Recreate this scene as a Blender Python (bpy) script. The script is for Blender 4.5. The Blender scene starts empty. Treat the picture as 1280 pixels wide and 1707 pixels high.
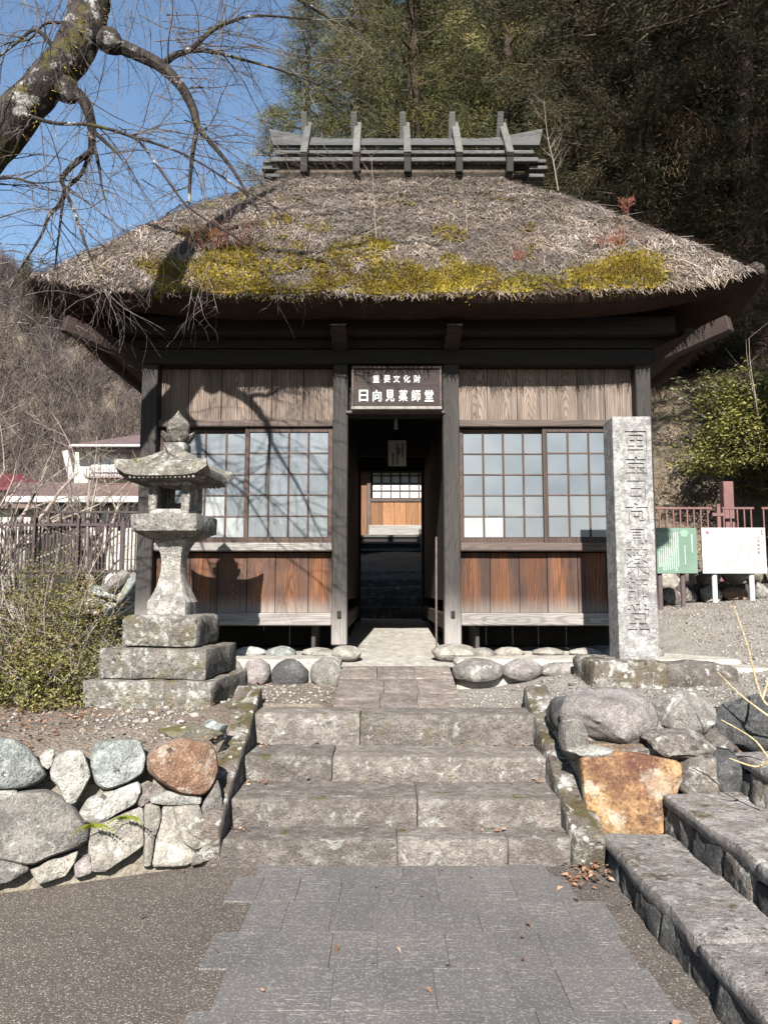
import bpy, bmesh, math, random
import numpy as np
from mathutils import Vector, Matrix, noise as mnoise

R = math.radians
scene = bpy.context.scene
COL = scene.collection

# ------------------------------------------------------------------ camera, sky, sun, exposure
F = 1283.0
PITCH = R(5.85)
EYE = 1.55
cam_data = bpy.data.cameras.new("camera")
cam = bpy.data.objects.new("camera", cam_data)
COL.objects.link(cam)
cam.location = (0, 0, EYE)
cam.rotation_euler = (R(90) + PITCH, 0, 0)
cam_data.sensor_fit = 'VERTICAL'
cam_data.sensor_height = 34.6
cam_data.sensor_width = 25.95
cam_data.lens = 34.6 * F / 1707.0
cam_data.clip_start = 0.05
cam_data.clip_end = 2000
scene.camera = cam

SUN_EL, SUN_AZ = R(34.5), R(184.0)      # sun behind the camera, a little to its left
world = bpy.data.worlds.new("World")
scene.world = world
world.use_nodes = True
wn = world.node_tree
wn.nodes.clear()
sky = wn.nodes.new('ShaderNodeTexSky')
sky.sky_type = 'NISHITA'
sky.sun_disc = False
sky.sun_elevation = SUN_EL
sky.sun_rotation = SUN_AZ
sky.altitude = 200
sky.air_density = 1.35
sky.dust_density = 0.4
sky.ozone_density = 3.0
bgn = wn.nodes.new('ShaderNodeBackground')
bgn.inputs['Strength'].default_value = 0.05
wo = wn.nodes.new('ShaderNodeOutputWorld')
wn.links.new(sky.outputs[0], bgn.inputs[0])
wn.links.new(bgn.outputs[0], wo.inputs[0])

sd = bpy.data.lights.new("sun", 'SUN')
sd.energy = 5.0
sd.angle = R(0.5)
sd.color = (1.0, 0.965, 0.91)
sun = bpy.data.objects.new("sun", sd)
COL.objects.link(sun)
_sv = Vector((math.sin(SUN_AZ) * math.cos(SUN_EL), math.cos(SUN_AZ) * math.cos(SUN_EL), math.sin(SUN_EL)))
sun.rotation_euler = (-_sv).to_track_quat('-Z', 'Y').to_euler()
sun.location = _sv * 60

scene.view_settings.view_transform = 'Standard'
scene.view_settings.look = 'None'
scene.view_settings.gamma = 1.0
scene.view_settings.use_curve_mapping = False
scene.view_settings.exposure = 1.9
scene.render.engine = 'CYCLES'
scene.cycles.max_bounces = 6
scene.cycles.diffuse_bounces = 1
scene.cycles.transparent_max_bounces = 8
scene.cycles.use_denoising = True

# ------------------------------------------------------------------ survey helpers
SN, CS = math.sin(PITCH), math.cos(PITCH)
def at(px, py, Y):
    """the place seen at photo pixel px,py that stands Y metres in front of the camera"""
    u, v = (px - 640) / F, (853.5 - py) / F
    k = Y / (CS - v * SN)
    return Vector((u * k, Y, EYE + k * (SN + v * CS)))
def onz(px, py, z):
    u, v = (px - 640) / F, (853.5 - py) / F
    k = (z - EYE) / (SN + v * CS)
    return Vector((u * k, k * (CS - v * SN), z))
def onplane(px, py, p0, n):
    u, v = (px - 640) / F, (853.5 - py) / F
    d = Vector((u, CS - v * SN, SN + v * CS))
    o = Vector((0, 0, EYE))
    return o + d * ((Vector(p0) - o).dot(n) / d.dot(n))
def zat(py, Y): return at(640, py, Y).z
def clamp(x, a=0.0, b=1.0): return max(a, min(b, x))
def sstep(a, b, x):
    t = clamp((x - a) / (b - a)); return t * t * (3 - 2 * t)
def nz(p, s=1.0, seed=0.0):
    return mnoise.noise(Vector((p[0] * s + seed * 7.31, p[1] * s - seed * 3.17, p[2] * s + seed * 1.93)))

# ------------------------------------------------------------------ object helpers
ORG = {}                                  # world origin of things, for children written in world coordinates
def tag(o, label=None, cat=None, group=None, kind=None):
    if label: o['label'] = label
    if cat: o['category'] = cat
    if group: o['group'] = group
    if kind: o['kind'] = kind
    return o
def thing(name, loc, label, cat, group=None, rz=0.0):
    o = bpy.data.objects.new(name, None)
    o.empty_display_size = 0.2
    o.location = loc
    o.rotation_euler = (0, 0, rz)
    COL.objects.link(o)
    ORG[o.name] = Vector(loc)
    return tag(o, label, cat, group)
def inst(name, mesh, parent=None, loc=(0, 0, 0), rot=(0, 0, 0), scale=(1, 1, 1), mat=None):
    o = bpy.data.objects.new(name, mesh)
    COL.objects.link(o)
    o.parent = parent
    o.location = loc
    o.rotation_euler = rot
    o.scale = scale
    base = ORG.get(parent.name, Vector((0, 0, 0))) if parent else Vector((0, 0, 0))
    ORG[o.name] = base + Vector(loc)
    if mat is not None and not mesh.materials:
        mesh.materials.append(mat)
    return o
def copy_tree(o, parent=None):
    c = o.copy()
    COL.objects.link(c)
    c.parent = parent
    for ch in list(o.children):
        copy_tree(ch, c)
    return c

def np_mesh(name, V, FC, mats, rnd=None, smooth=False, mi=None):
    """V (n,3), FC (m,k) equal-sized faces"""
    me = bpy.data.meshes.new(name)
    V = np.asarray(V, dtype=np.float32); FC = np.asarray(FC, dtype=np.int32)
    k = FC.shape[1]
    me.vertices.add(len(V)); me.vertices.foreach_set('co', V.ravel())
    me.loops.add(FC.size); me.loops.foreach_set('vertex_index', FC.ravel())
    me.polygons.add(len(FC))
    me.polygons.foreach_set('loop_start', np.arange(0, FC.size, k, dtype=np.int32))
    if smooth: me.polygons.foreach_set('use_smooth', np.ones(len(FC), dtype=bool))
    for m in (mats if isinstance(mats, (list, tuple)) else [mats]): me.materials.append(m)
    if mi is not None: me.polygons.foreach_set('material_index', np.asarray(mi, dtype=np.int32))
    if rnd is not None:
        a = me.attributes.new('rnd', 'FLOAT', 'POINT'); a.data.foreach_set('value', np.asarray(rnd, dtype=np.float32))
    me.update(calc_edges=True); me.validate()
    return me

class MB:
    """collects shapes in world coordinates and links them as ONE mesh object"""
    def __init__(s): s.v, s.f, s.m, s.r = [], [], [], []
    def add(s, vs, fs, mi=0, rnd=0.5):
        b = len(s.v)
        s.v += [tuple(p) for p in vs]; s.r += [rnd] * len(vs)
        s.f += [tuple(b + i for i in f) for f in fs]; s.m += [mi] * len(fs)
        return s
    def cbox(s, c, size, ch=0.008, M=None, mi=0, rnd=0.5, taper=None):
        """chamfered box, optionally transformed by M about its own centre"""
        hx, hy, hz = size[0] / 2, size[1] / 2, size[2] / 2
        ch = min(ch, hx * .45, hy * .45, hz * .45)
        vs, idx = [], {}
        for sx in (-1, 1):
            for sy in (-1, 1):
                for sz in (-1, 1):
                    for ax in range(3):
                        p = [sx * (hx - ch), sy * (hy - ch), sz * (hz - ch)]
                        p[ax] += (sx, sy, sz)[ax] * ch
                        idx[(sx, sy, sz, ax)] = len(vs); vs.append(Vector(p))
        fs = []
        S = (-1, 1)
        def quad(q, n):
            a, b, c2 = vs[q[0]], vs[q[1]], vs[q[2]]
            if (b - a).cross(c2 - a).dot(n) < 0: q = q[::-1]
            fs.append(q)
        for d in S:
            quad([idx[(d, -1, -1, 0)], idx[(d, 1, -1, 0)], idx[(d, 1, 1, 0)], idx[(d, -1, 1, 0)]], Vector((d, 0, 0)))
            quad([idx[(-1, d, -1, 1)], idx[(1, d, -1, 1)], idx[(1, d, 1, 1)], idx[(-1, d, 1, 1)]], Vector((0, d, 0)))
            quad([idx[(-1, -1, d, 2)], idx[(1, -1, d, 2)], idx[(1, 1, d, 2)], idx[(-1, 1, d, 2)]], Vector((0, 0, d)))
        for a in S:
            for b in S:
                quad([idx[(a, b, -1, 0)], idx[(a, b, -1, 1)], idx[(a, b, 1, 1)], idx[(a, b, 1, 0)]], Vector((a, b, 0)))
                quad([idx[(a, -1, b, 0)], idx[(a, -1, b, 2)], idx[(a, 1, b, 2)], idx[(a, 1, b, 0)]], Vector((a, 0, b)))
                quad([idx[(-1, a, b, 1)], idx[(-1, a, b, 2)], idx[(1, a, b, 2)], idx[(1, a, b, 1)]], Vector((0, a, b)))
                for c2 in S:
                    quad([idx[(a, b, c2, 0)], idx[(a, b, c2, 1)], idx[(a, b, c2, 2)]], Vector((a, b, c2)))
        if taper:                                   # scale of the top end relative to the bottom end
            for p in vs:
                t = (p.z / hz + 1) / 2
                k = 1 + (taper - 1) * t
                p.x *= k; p.y *= k
        if M is not None: vs = [M @ p for p in vs]
        c = Vector(c)
        return s.add([p + c for p in vs], fs, mi, rnd)
    def b2(s, lo, hi, ch=0.008, mi=0, rnd=0.5):
        lo, hi = Vector(lo), Vector(hi)
        return s.cbox((lo + hi) / 2, hi - lo, ch, None, mi, rnd)
    def beam(s, p0, p1, w, h, ch=0.008, mi=0, rnd=0.5, up=Vector((0, 0, 1))):
        """squared timber from p0 to p1, w wide sideways and h high"""
        p0, p1 = Vector(p0), Vector(p1)
        d = (p1 - p0); L = d.length; d.normalize()
        sx = d.cross(up)
        if sx.length < 1e-4: sx = Vector((1, 0, 0))
        sx.normalize(); u = sx.cross(d)
        M = Matrix((sx, d, u)).transposed()
        return s.cbox((p0 + p1) / 2, (w, L, h), ch, M, mi, rnd)
    def tube(s, pts, rad, n=6, mi=0, rnd=0.5, cap=True):
        pts = [Vector(p) for p in pts]
        if isinstance(rad, (int, float)): rad = [rad] * len(pts)
        b = len(s.v); x = None
        for i, p in enumerate(pts):
            d = (pts[min(i + 1, len(pts) - 1)] - pts[max(i - 1, 0)])
            if d.length < 1e-7: d = Vector((0, 0, 1))
            d.normalize()
            if x is None:
                x = d.orthogonal().normalized()
            else:
                x = (x - d * x.dot(d))
                x = x.normalized() if x.length > 1e-6 else d.orthogonal().normalized()
            y = d.cross(x)
            for k in range(n):
                a = 2 * math.pi * k / n
                s.v.append(tuple(p + (x * math.cos(a) + y * math.sin(a)) * rad[i])); s.r.append(rnd)
        for i in range(len(pts) - 1):
            for k in range(n):
                s.f.append((b + i * n + k, b + i * n + (k + 1) % n, b + (i + 1) * n + (k + 1) % n, b + (i + 1) * n + k)); s.m.append(mi)
        if cap and n > 2:
            s.f.append(tuple(b + k for k in range(n))[::-1]); s.m.append(mi)
            e = b + (len(pts) - 1) * n
            s.f.append(tuple(e + k for k in range(n))); s.m.append(mi)
        return s
    def mesh(s, name, mats, o=Vector((0, 0, 0)), smooth=False):
        me = bpy.data.meshes.new(name)
        me.from_pydata([(p[0] - o.x, p[1] - o.y, p[2] - o.z) for p in s.v], [], s.f)
        for m in (mats if isinstance(mats, (list, tuple)) else [mats]): me.materials.append(m)
        me.polygons.foreach_set('material_index', s.m)
        if smooth:
            me.polygons.foreach_set('use_smooth', [True] * len(s.f)); me.update(calc_edges=True); me.set_sharp_from_angle(angle=R(36))
        a = me.attributes.new('rnd', 'FLOAT', 'POINT'); a.data.foreach_set('value', s.r)
        me.update()
        return me
    def build(s, name, mats, parent=None, smooth=False, origin=None):
        """origin: world point that becomes the part's own origin (else its parent's)"""
        po = ORG.get(parent.name, Vector((0, 0, 0))) if parent else Vector((0, 0, 0))
        o = Vector(origin) if origin is not None else po
        me = s.mesh(name, mats, o, smooth)
        return inst(name, me, parent, o - po)

def hewn(size, n=(4, 3, 3), r=0.03, amp=0.012, freq=4.0, seed=0, sag=0.0):
    """rough-hewn block: rounded box on a lattice, displaced by noise; centred on its origin"""
    ax = []
    for h2, k in zip(size, n):
        h = h2 / 2; rr = min(r, h * .6)
        inner = list(np.linspace(-h + rr, h - rr, k + 1))
        ax.append([-h] + inner + [h])
    cnt = [len(a) for a in ax]
    idx, vs, fs = {}, [], []
    rs = [min(r, s_ / 2 * .6) for s_ in size]; rm = min(rs)
    def vid(i, j, k):
        key = (i, j, k)
        if key not in idx:
            p = Vector((ax[0][i], ax[1][j], ax[2][k]))
            q = Vector([clamp(p[a], -size[a] / 2 + rm, size[a] / 2 - rm) for a in range(3)])
            d = p - q
            if d.length > 1e-6: p = q + d.normalized() * rm
            e = Vector((nz(p, freq, seed), nz(p, freq, seed + 11), nz(p, freq, seed + 23)))
            e2 = Vector((nz(p, freq * 3.1, seed + 5), nz(p, freq * 3.1, seed + 15), nz(p, freq * 3.1, seed + 25)))
            idx[key] = len(vs); vs.append(p + e * amp + e2 * amp * .45)
        return idx[key]
    for a in range(3):
        b, c = (a + 1) % 3, (a + 2) % 3
        for side in (0, cnt[a] - 1):
            for i in range(cnt[b] - 1):
                for j in range(cnt[c] - 1):
                    q = []
                    for (di, dj) in ((0, 0), (1, 0), (1, 1), (0, 1)):
                        t = [0, 0, 0]; t[a] = side; t[b] = i + di; t[c] = j + dj
                        q.append(vid(*t))
                    fs.append(q if side else q[::-1])
    return vs, fs

_ico = {}
def ico(sub):
    if sub not in _ico:
        bm = bmesh.new(); bmesh.ops.create_icosphere(bm, subdivisions=sub, radius=1)
        _ico[sub] = ([v.co.copy() for v in bm.verts], [tuple(v.index for v in f.verts) for f in bm.faces]); bm.free()
    return _ico[sub]
def rock(size, seed=0, sub=3, amp=0.22, facets=9, cut=0.62):
    """boulder: displaced sphere with a few broad flat facets"""
    rng = random.Random(seed)
    pl = []
    for _ in range(facets):
        d = Vector((rng.gauss(0, 1), rng.gauss(0, 1), rng.gauss(0, 1))).normalized(); pl.append((d, rng.uniform(cut, .95)))
    V, Fc = ico(sub); out = []
    for p in V:
        q = p.copy()
        for d, h in pl:
            e = q.dot(d) - h
            if e > 0: q -= d * e * .97
        q *= 1 + amp * nz(p, 1.1, seed) + amp * .45 * nz(p, 3.3, seed + 3) + amp * .25 * nz(p, 7.5, seed + 6)
        out.append(Vector((q.x * size[0] / 2, q.y * size[1] / 2, q.z * size[2] / 2)))
    return out, Fc
def slab_stone(poly, n, depth, bulge, seed=0, N=40, amp=0.017, back=0.0):
    """stone whose face has the given outline (3D points on a plane with normal n towards the viewer)"""
    n = Vector(n).normalized()
    P = [Vector(p) for p in poly]
    L = [(P[(i + 1) % len(P)] - P[i]).length for i in range(len(P))]; T = sum(L)
    ring = []
    for k in range(N):
        d = T * k / N; i = 0
        while d > L[i]: d -= L[i]; i = (i + 1) % len(P)
        ring.append(P[i].lerp(P[(i + 1) % len(P)], d / L[i]))
    for _ in range(1):
        ring = [ring[k] * .8 + (ring[k - 1] + ring[(k + 1) % N]) * .1 for k in range(N)]
    c = sum(ring, Vector()) / N
    size = (sum((p - c).length for p in ring) / N)
    vs, fs = [], []
    levels = [(0.93, -depth), (1.0, -depth * .35), (1.0, -depth * .05), (0.975, bulge * .4), (0.915, bulge * .72), (0.72, bulge * .9), (0.4, bulge)]
    tilt = Vector((nz(c, 3, seed), nz(c, 3, seed + 1), nz(c, 3, seed + 2))) * .35
    for (s_, h) in levels:
        for p in ring:
            q = c + (p - c) * s_
            rel = (q - c) / max(size, 1e-3)
            hh = h + (tilt.dot(rel) * bulge if h > 0 else 0)
            a = amp * (1.6 * nz(q, 5, seed) + .9 * nz(q, 13, seed + 9) + .6 * nz(q, 27, seed + 4))
            vs.append(q + n * (hh + a))
    m = len(levels)
    for l in range(m - 1):
        for k in range(N):
            fs.append((l * N + k, l * N + (k + 1) % N, (l + 1) * N + (k + 1) % N, (l + 1) * N + k))
    vs.append(c + n * (bulge + amp * nz(c, 5, seed)))
    for k in range(N): fs.append(((m - 1) * N + k, (m - 1) * N + (k + 1) % N, m * N))
    # orient outward
    a, b, d = vs[fs[-1][0]], vs[fs[-1][1]], vs[fs[-1][2]]
    if (b - a).cross(d - a).dot(n) < 0: fs = [f[::-1] for f in fs]
    return vs, fs

def rot_mats(rng, n, tilt=3.14):
    """n random rotations: yaw free, tilt up to the given angle about a random level axis"""
    yaw = rng.uniform(0, 2 * np.pi, n); ta = rng.uniform(-tilt, tilt, n); tb = rng.uniform(-tilt, tilt, n)
    cy, sy = np.cos(yaw), np.sin(yaw); ca, sa = np.cos(ta), np.sin(ta); cb, sb = np.cos(tb), np.sin(tb)
    O, I = np.zeros(n), np.ones(n)
    Z = np.stack([np.stack([cy, -sy, O], 1), np.stack([sy, cy, O], 1), np.stack([O, O, I], 1)], 1)
    X = np.stack([np.stack([I, O, O], 1), np.stack([O, ca, -sa], 1), np.stack([O, sa, ca], 1)], 1)
    Yr = np.stack([np.stack([cb, O, sb], 1), np.stack([O, I, O], 1), np.stack([-sb, O, cb], 1)], 1)
    return Z @ X @ Yr
def scatter_mesh(name, tv, tf, pos, scl, rot, mats, rng, smooth=False, jit=0.0, rnd=None, o=Vector((0, 0, 0))):
    tv = np.asarray(tv, float); tf = np.asarray(tf, int); n = len(pos)
    T = np.repeat(tv[None], n, 0)
    if jit: T = T * (1 + rng.uniform(-jit, jit, T.shape))
    T = T * np.asarray(scl)[:, None, :]
    V = np.einsum('nij,nkj->nki', rot, T) + np.asarray(pos)[:, None, :] - np.array(o)
    Fc = tf[None] + (np.arange(n) * len(tv))[:, None, None]
    r = rng.uniform(0, 1, n) if rnd is None else rnd
    return np_mesh(name, V.reshape(-1, 3), Fc.reshape(-1, tf.shape[1]), mats, np.repeat(r, len(tv)), smooth)
OCT_V = [(1, 0, 0), (0, 1, 0), (-1, 0, 0), (0, -1, 0), (0, 0, 1), (0, 0, -1)]
OCT_F = [(0, 1, 4), (1, 2, 4), (2, 3, 4), (3, 0, 4), (1, 0, 5), (2, 1, 5), (3, 2, 5), (0, 3, 5)]
LEAF_V = [(0, 0, 0), (.45, .32, .12), (1, 0, .05), (.45, -.32, .12)]
LEAF_F = [(0, 1, 2), (0, 2, 3)]
LEAF2_V = [(0, 0, 0), (.3, .26, .06), (.65, .24, .02), (1, 0, -.08), (.65, -.24, .02), (.3, -.26, .06)]
LEAF2_F = [(0, 1, 2), (0, 2, 3), (0, 3, 4), (0, 4, 5)]

# ------------------------------------------------------------------ materials
ALB = 0.62                                # all base colours are set against this exposure
class NT:
    def __init__(s, name):
        s.m = bpy.data.materials.new(name); s.m.use_nodes = True
        s.t = s.m.node_tree; s.t.nodes.clear()
        s.out = s.t.nodes.new('ShaderNodeOutputMaterial')
        s.b = s.t.nodes.new('ShaderNodeBsdfPrincipled')
        s.t.links.new(s.b.outputs[0], s.out.inputs[0])
        s.b.inputs['Specular IOR Level'].default_value = 0.25
    def n(s, typ, **kw):
        nd = s.t.nodes.new('ShaderNode' + typ)
        for k, v in kw.items(): setattr(nd, k, v)
        return nd
    def l(s, a, b): s.t.links.new(a, b)
    def put(s, sock, v):
        if hasattr(v, 'links') or hasattr(v, 'is_linked'): s.l(v, sock)
        else: sock.default_value = v
    def obj(s, rnd=True, mult=37.0):
        tc = s.n('TexCoord')
        if not rnd: return tc.outputs['Object']
        oi = s.n('ObjectInfo'); mu = s.math('MULTIPLY', oi.outputs['Random'], mult)
        va = s.n('VectorMath', operation='ADD'); s.l(tc.outputs['Object'], va.inputs[0])
        cx = s.n('CombineXYZ'); s.l(mu, cx.inputs[0]); s.l(mu, cx.inputs[1]); s.l(mu, cx.inputs[2])
        s.l(cx.outputs[0], va.inputs[1])
        return va.outputs[0]
    def map(s, v, scale=(1, 1, 1), rot=(0, 0, 0)):
        mp = s.n('Mapping'); s.l(v, mp.inputs['Vector']); mp.inputs['Scale'].default_value = scale
        mp.inputs['Rotation'].default_value = rot
        return mp.outputs[0]
    def noise(s, v, scale=5, detail=4, rough=0.55, dist=0.0, out='Fac'):
        nd = s.n('TexNoise'); s.l(v, nd.inputs['Vector'])
        nd.inputs['Scale'].default_value = scale; nd.inputs['Detail'].default_value = detail
        nd.inputs['Roughness'].default_value = rough; nd.inputs['Distortion'].default_value = dist
        return nd.outputs[out]
    def voro(s, v, scale=5, feature='F1', out='Distance', rand=1.0):
        nd = s.n('TexVoronoi', feature=feature); s.l(v, nd.inputs['Vector']); nd.inputs['Scale'].default_value = scale
        nd.inputs['Randomness'].default_value = rand
        return nd.outputs[out]
    def math(s, op, a, b=None, cl=False):
        nd = s.n('Math', operation=op, use_clamp=cl); s.put(nd.inputs[0], a)
        if b is not None: s.put(nd.inputs[1], b)
        return nd.outputs[0]
    def ramp(s, v, lo, hi, a=0.0, b=1.0, smooth=True):
        nd = s.n('MapRange', interpolation_type='SMOOTHSTEP' if smooth else 'LINEAR'); s.put(nd.inputs[0], v)
        for i, x in enumerate((lo, hi, a, b)): nd.inputs[i + 1].default_value = x
        return nd.outputs[0]
    def mix(s, f, a, b, mode='MIX'):
        nd = s.n('Mix', data_type='RGBA', blend_type=mode); s.put(nd.inputs[0], f)
        for i, x in ((6, a), (7, b)):
            if isinstance(x, (tuple, list)): nd.inputs[i].default_value = (x[0], x[1], x[2], 1)
            else: s.l(x, nd.inputs[i])
        return nd.outputs[2]
    def cramp(s, v, stops):
        nd = s.n('ValToRGB'); s.put(nd.inputs[0], v)
        e = nd.color_ramp.elements
        while len(e) > 1: e.remove(e[-1])
        e[0].position = stops[0][0]; e[0].color = (*stops[0][1], 1)
        for p, c in stops[1:]:
            q = e.new(p); q.color = (*c, 1)
        return nd.outputs[0]
    def attr(s, name='rnd'):
        return s.n('Attribute', attribute_name=name).outputs['Fac']
    def scale_col(s, c, k):
        nd = s.n('VectorMath', operation='SCALE'); s.l(c, nd.inputs[0]); s.put(nd.inputs['Scale'], k)
        return nd.outputs[0]
    def bump(s, h, strength=0.3, dist=0.02):
        nd = s.n('Bump'); s.l(h, nd.inputs['Height']); nd.inputs['Strength'].default_value = strength
        nd.inputs['Distance'].default_value = dist
        s.l(nd.outputs[0], s.b.inputs['Normal'])
    def done(s, col, rough=0.85, spec=None):
        if isinstance(col, (tuple, list)): s.b.inputs['Base Color'].default_value = (*[x * ALB for x in col], 1)
        else: s.l(s.scale_col(col, ALB), s.b.inputs['Base Color'])
        s.put(s.b.inputs['Roughness'], rough)
        if spec is not None: s.b.inputs['Specular IOR Level'].default_value = spec
        return s.m

def wood(name, base, dark, axis='z', lines=1.0, freq=34, bleach=None, bz=(0.0, 1.0), var=0.3, edge=None, rough=0.8):
    """weathered timber with cathedral grain; bleach = rain-greyed colour towards the foot (local z from bz[1] down to bz[0])"""
    t = NT(name); v = t.obj()
    sc = {'z': (5.5, 5.5, 0.55), 'x': (0.55, 5.5, 5.5), 'y': (5.5, 0.55, 5.5)}[axis]
    fine = {'z': (90, 90, 2.5), 'x': (2.5, 90, 90), 'y': (90, 2.5, 90)}[axis]
    oi = t.n('ObjectInfo'); tc = t.n('TexCoord'); sp = t.n('SeparateXYZ'); t.l(tc.outputs['Object'], sp.inputs[0])
    ai = {'z': 2, 'x': 0, 'y': 1}[axis]; bi = {'z': 0, 'x': 2, 'y': 2}[axis]
    wob = t.noise(t.map(v, sc), 1.0, 3.0, 0.5, 0.2)
    rr = t.math('FRACT', t.math('MULTIPLY', oi.outputs['Random'], 7.31))
    x_ = t.math('ADD', t.math('SUBTRACT', t.math('SUBTRACT', t.math('PINGPONG', t.math('ADD', sp.outputs[bi], 0.24), 0.48), 0.24), t.math('MULTIPLY', t.math('SUBTRACT', rr, 0.5), 0.12)), t.math('MULTIPLY', t.math('SUBTRACT', wob, 0.5), 0.10))
    y_ = t.math('ADD', t.math('MULTIPLY', t.math('PINGPONG', sp.outputs[ai], 0.9), t.ramp(oi.outputs['Random'], 0, 1, -0.14, 0.22, False)), t.math('ADD', 0.03, t.math('MULTIPLY', t.math('SUBTRACT', wob, 0.5), 0.16)))
    g = t.math('SQRT', t.math('ADD', t.math('MULTIPLY', x_, x_), t.math('MULTIPLY', y_, y_)))
    w = t.math('SINE', t.math('MULTIPLY', g, freq * 13.0))
    w = t.math('MULTIPLY', t.ramp(w, 0.05, 1.0), t.ramp(rr, 0, 1, 0.45, 1.0, False))
    fb = t.noise(t.map(v, fine), 1.0, 3.0, 0.6)
    blot = t.noise(v, 2.6, 3.0, 0.6)
    c0 = t.mix(t.ramp(g, 0.045, 0.13), base, edge) if edge else base
    c = t.mix(t.math('MULTIPLY', w, 0.8 * lines, True), c0, dark)
    c = t.mix(t.ramp(fb, 0.38, 0.68, 0.0, 0.7), c, dark)
    c = t.mix(t.ramp(t.noise(t.map(v, tuple(7 if q > 20 else .7 for q in fine)), 1.0, 4, .6), .4, .65, 0, .45), c, dark)
    c = t.mix(t.ramp(blot, 0.35, 0.75, 0.0, 0.5), c, tuple(0.55 * (a + b) for a, b in zip(base, dark)))
    if bleach:
        tc = t.n('TexCoord'); sp = t.n('SeparateXYZ'); t.l(tc.outputs['Object'], sp.inputs[0])
        zz = t.math('ADD', sp.outputs[2], t.math('MULTIPLY', t.math('SUBTRACT', blot, 0.5), (bz[1] - bz[0]) * 0.5))
        k = t.ramp(zz, bz[0], bz[1], 1.0, 0.0)
        wb = t.mix(t.ramp(fb, 0.4, 0.7, 0.0, 0.7), bleach, tuple(x * 0.5 for x in bleach))
        c = t.mix(k, c, wb)
    c = t.scale_col(c, t.ramp(oi.outputs['Random'], 0, 1, 1 - var, 1 + var, False))
    t.bump(t.math('ADD', t.math('MULTIPLY', w, 0.5), fb), 0.35, 0.006)
    return t.done(c, rough)

def stone(name, c1, c2, lichen=0.35, lcol=(0.62, 0.61, 0.56), moss=0.0, mcol=(0.075, 0.065, 0.012), dark=0.35, scale=1.0, bump=0.5, var=0.18, rough=0.92):
    t = NT(name); v = t.obj()
    big = t.noise(v, 3.2 * scale, 4, 0.6)
    mid = t.noise(v, 14 * scale, 6, 0.65)
    fin = t.noise(v, 90 * scale, 4, 0.7)
    c = t.mix(t.ramp(big, 0.3, 0.7), c1, c2)
    c = t.mix(t.ramp(fin, 0.48, 0.66, 0, 0.75), c, tuple(x * 0.3 for x in c1))
    c = t.mix(t.ramp(fin, 0.44, 0.30, 0, 0.65), c, tuple(min(1, x * 1.55) for x in c2))
    mot = t.noise(v, 9 * scale, 6, 0.75)
    c = t.mix(t.ramp(mot, 0.40, 0.56, 0.55, 0), c, tuple(x * 0.5 for x in c1))
    c = t.mix(t.ramp(mot, 0.52, 0.64, 0, 0.4), c, tuple(min(.8, x * 1.35) for x in c2))
    pit = t.noise(v, 26 * scale, 5, 0.7)
    c = t.mix(t.ramp(pit, 0.57, 0.72, 0, dark), c, (0.035, 0.032, 0.03))
    if lichen > 0:
        li = t.noise(t.map(v, (1, 1, 1)), 6.5 * scale, 6, 0.72)
        li2 = t.voro(v, 15 * scale)
        k = t.math('MULTIPLY', t.ramp(li, 0.60 - 0.2 * lichen, 0.66 - 0.18 * lichen), t.ramp(li2, 0.6, 0.28, 0.4, 1.0))
        c = t.mix(t.math('MULTIPLY', k, min(1, 0.35 + lichen)), c, lcol)
    if moss > 0:
        gn = t.n('NewGeometry'); sp = t.n('SeparateXYZ'); t.l(gn.outputs['Normal'], sp.inputs[0])
        mk = t.math('MULTIPLY', t.ramp(t.noise(v, 4.5 * scale, 5, 0.65), 0.62 - 0.3 * moss, 0.72 - 0.25 * moss), t.ramp(sp.outputs[2], -0.5, 0.9, 0.45, 1.0))
        mc = t.mix(fin, mcol, tuple(x * 1.9 for x in mcol))
        c = t.mix(t.math('MULTIPLY', mk, 0.92), c, mc)
    if lichen > .28:
        vz = t.noise(v, 60 * scale, 2, .5, out='Color'); sv = t.n('VectorMath', operation='MULTIPLY_ADD'); t.l(vz, sv.inputs[0]); sv.inputs[1].default_value = (.05, .05, .05); t.l(v, sv.inputs[2])
        vd = t.voro(sv.outputs[0], 21 * scale); vc = t.n('SeparateColor'); t.l(t.voro(sv.outputs[0], 21 * scale, out='Color'), vc.inputs[0])
        c = t.mix(t.math('MULTIPLY', t.ramp(vd, .44, .22), t.ramp(vc.outputs[0], .84 - .10 * lichen, .92 - .10 * lichen, 0, .7)), c, tuple(min(.8, x * 1.1) for x in lcol))
        c = t.mix(t.math('MULTIPLY', t.ramp(vd, .40, .30), t.ramp(vc.outputs[1], .84, .9, 0, .75)), c, (.03, .028, .026))
    st_ = t.noise(v, 4.4 * scale, 7, 0.7, 0.6)
    c = t.mix(t.ramp(st_, 0.40, 0.30, 0, 0.6), c, tuple(x * 0.32 for x in c1))
    c = t.mix(t.ramp(t.noise(v, 5.2 * scale, 3, 0.8, 1.2), 0.60, 0.68, 0, 0.5 if lichen > .15 else 0.12), c, lcol)
    oi = t.n('ObjectInfo')
    c = t.scale_col(c, t.ramp(oi.outputs['Random'], 0, 1, 1 - var, 1 + var, False))
    t.bump(t.math('ADD', t.math('MULTIPLY', mid, 1.4), t.math('ADD', t.math('MULTIPLY', fin, 0.6), t.math('ADD', t.math('MULTIPLY', pit, -0.7), t.math('MULTIPLY', mot, 1.2)))), min(1, bump * 1.25), 0.03)
    return t.done(c, rough)

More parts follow.
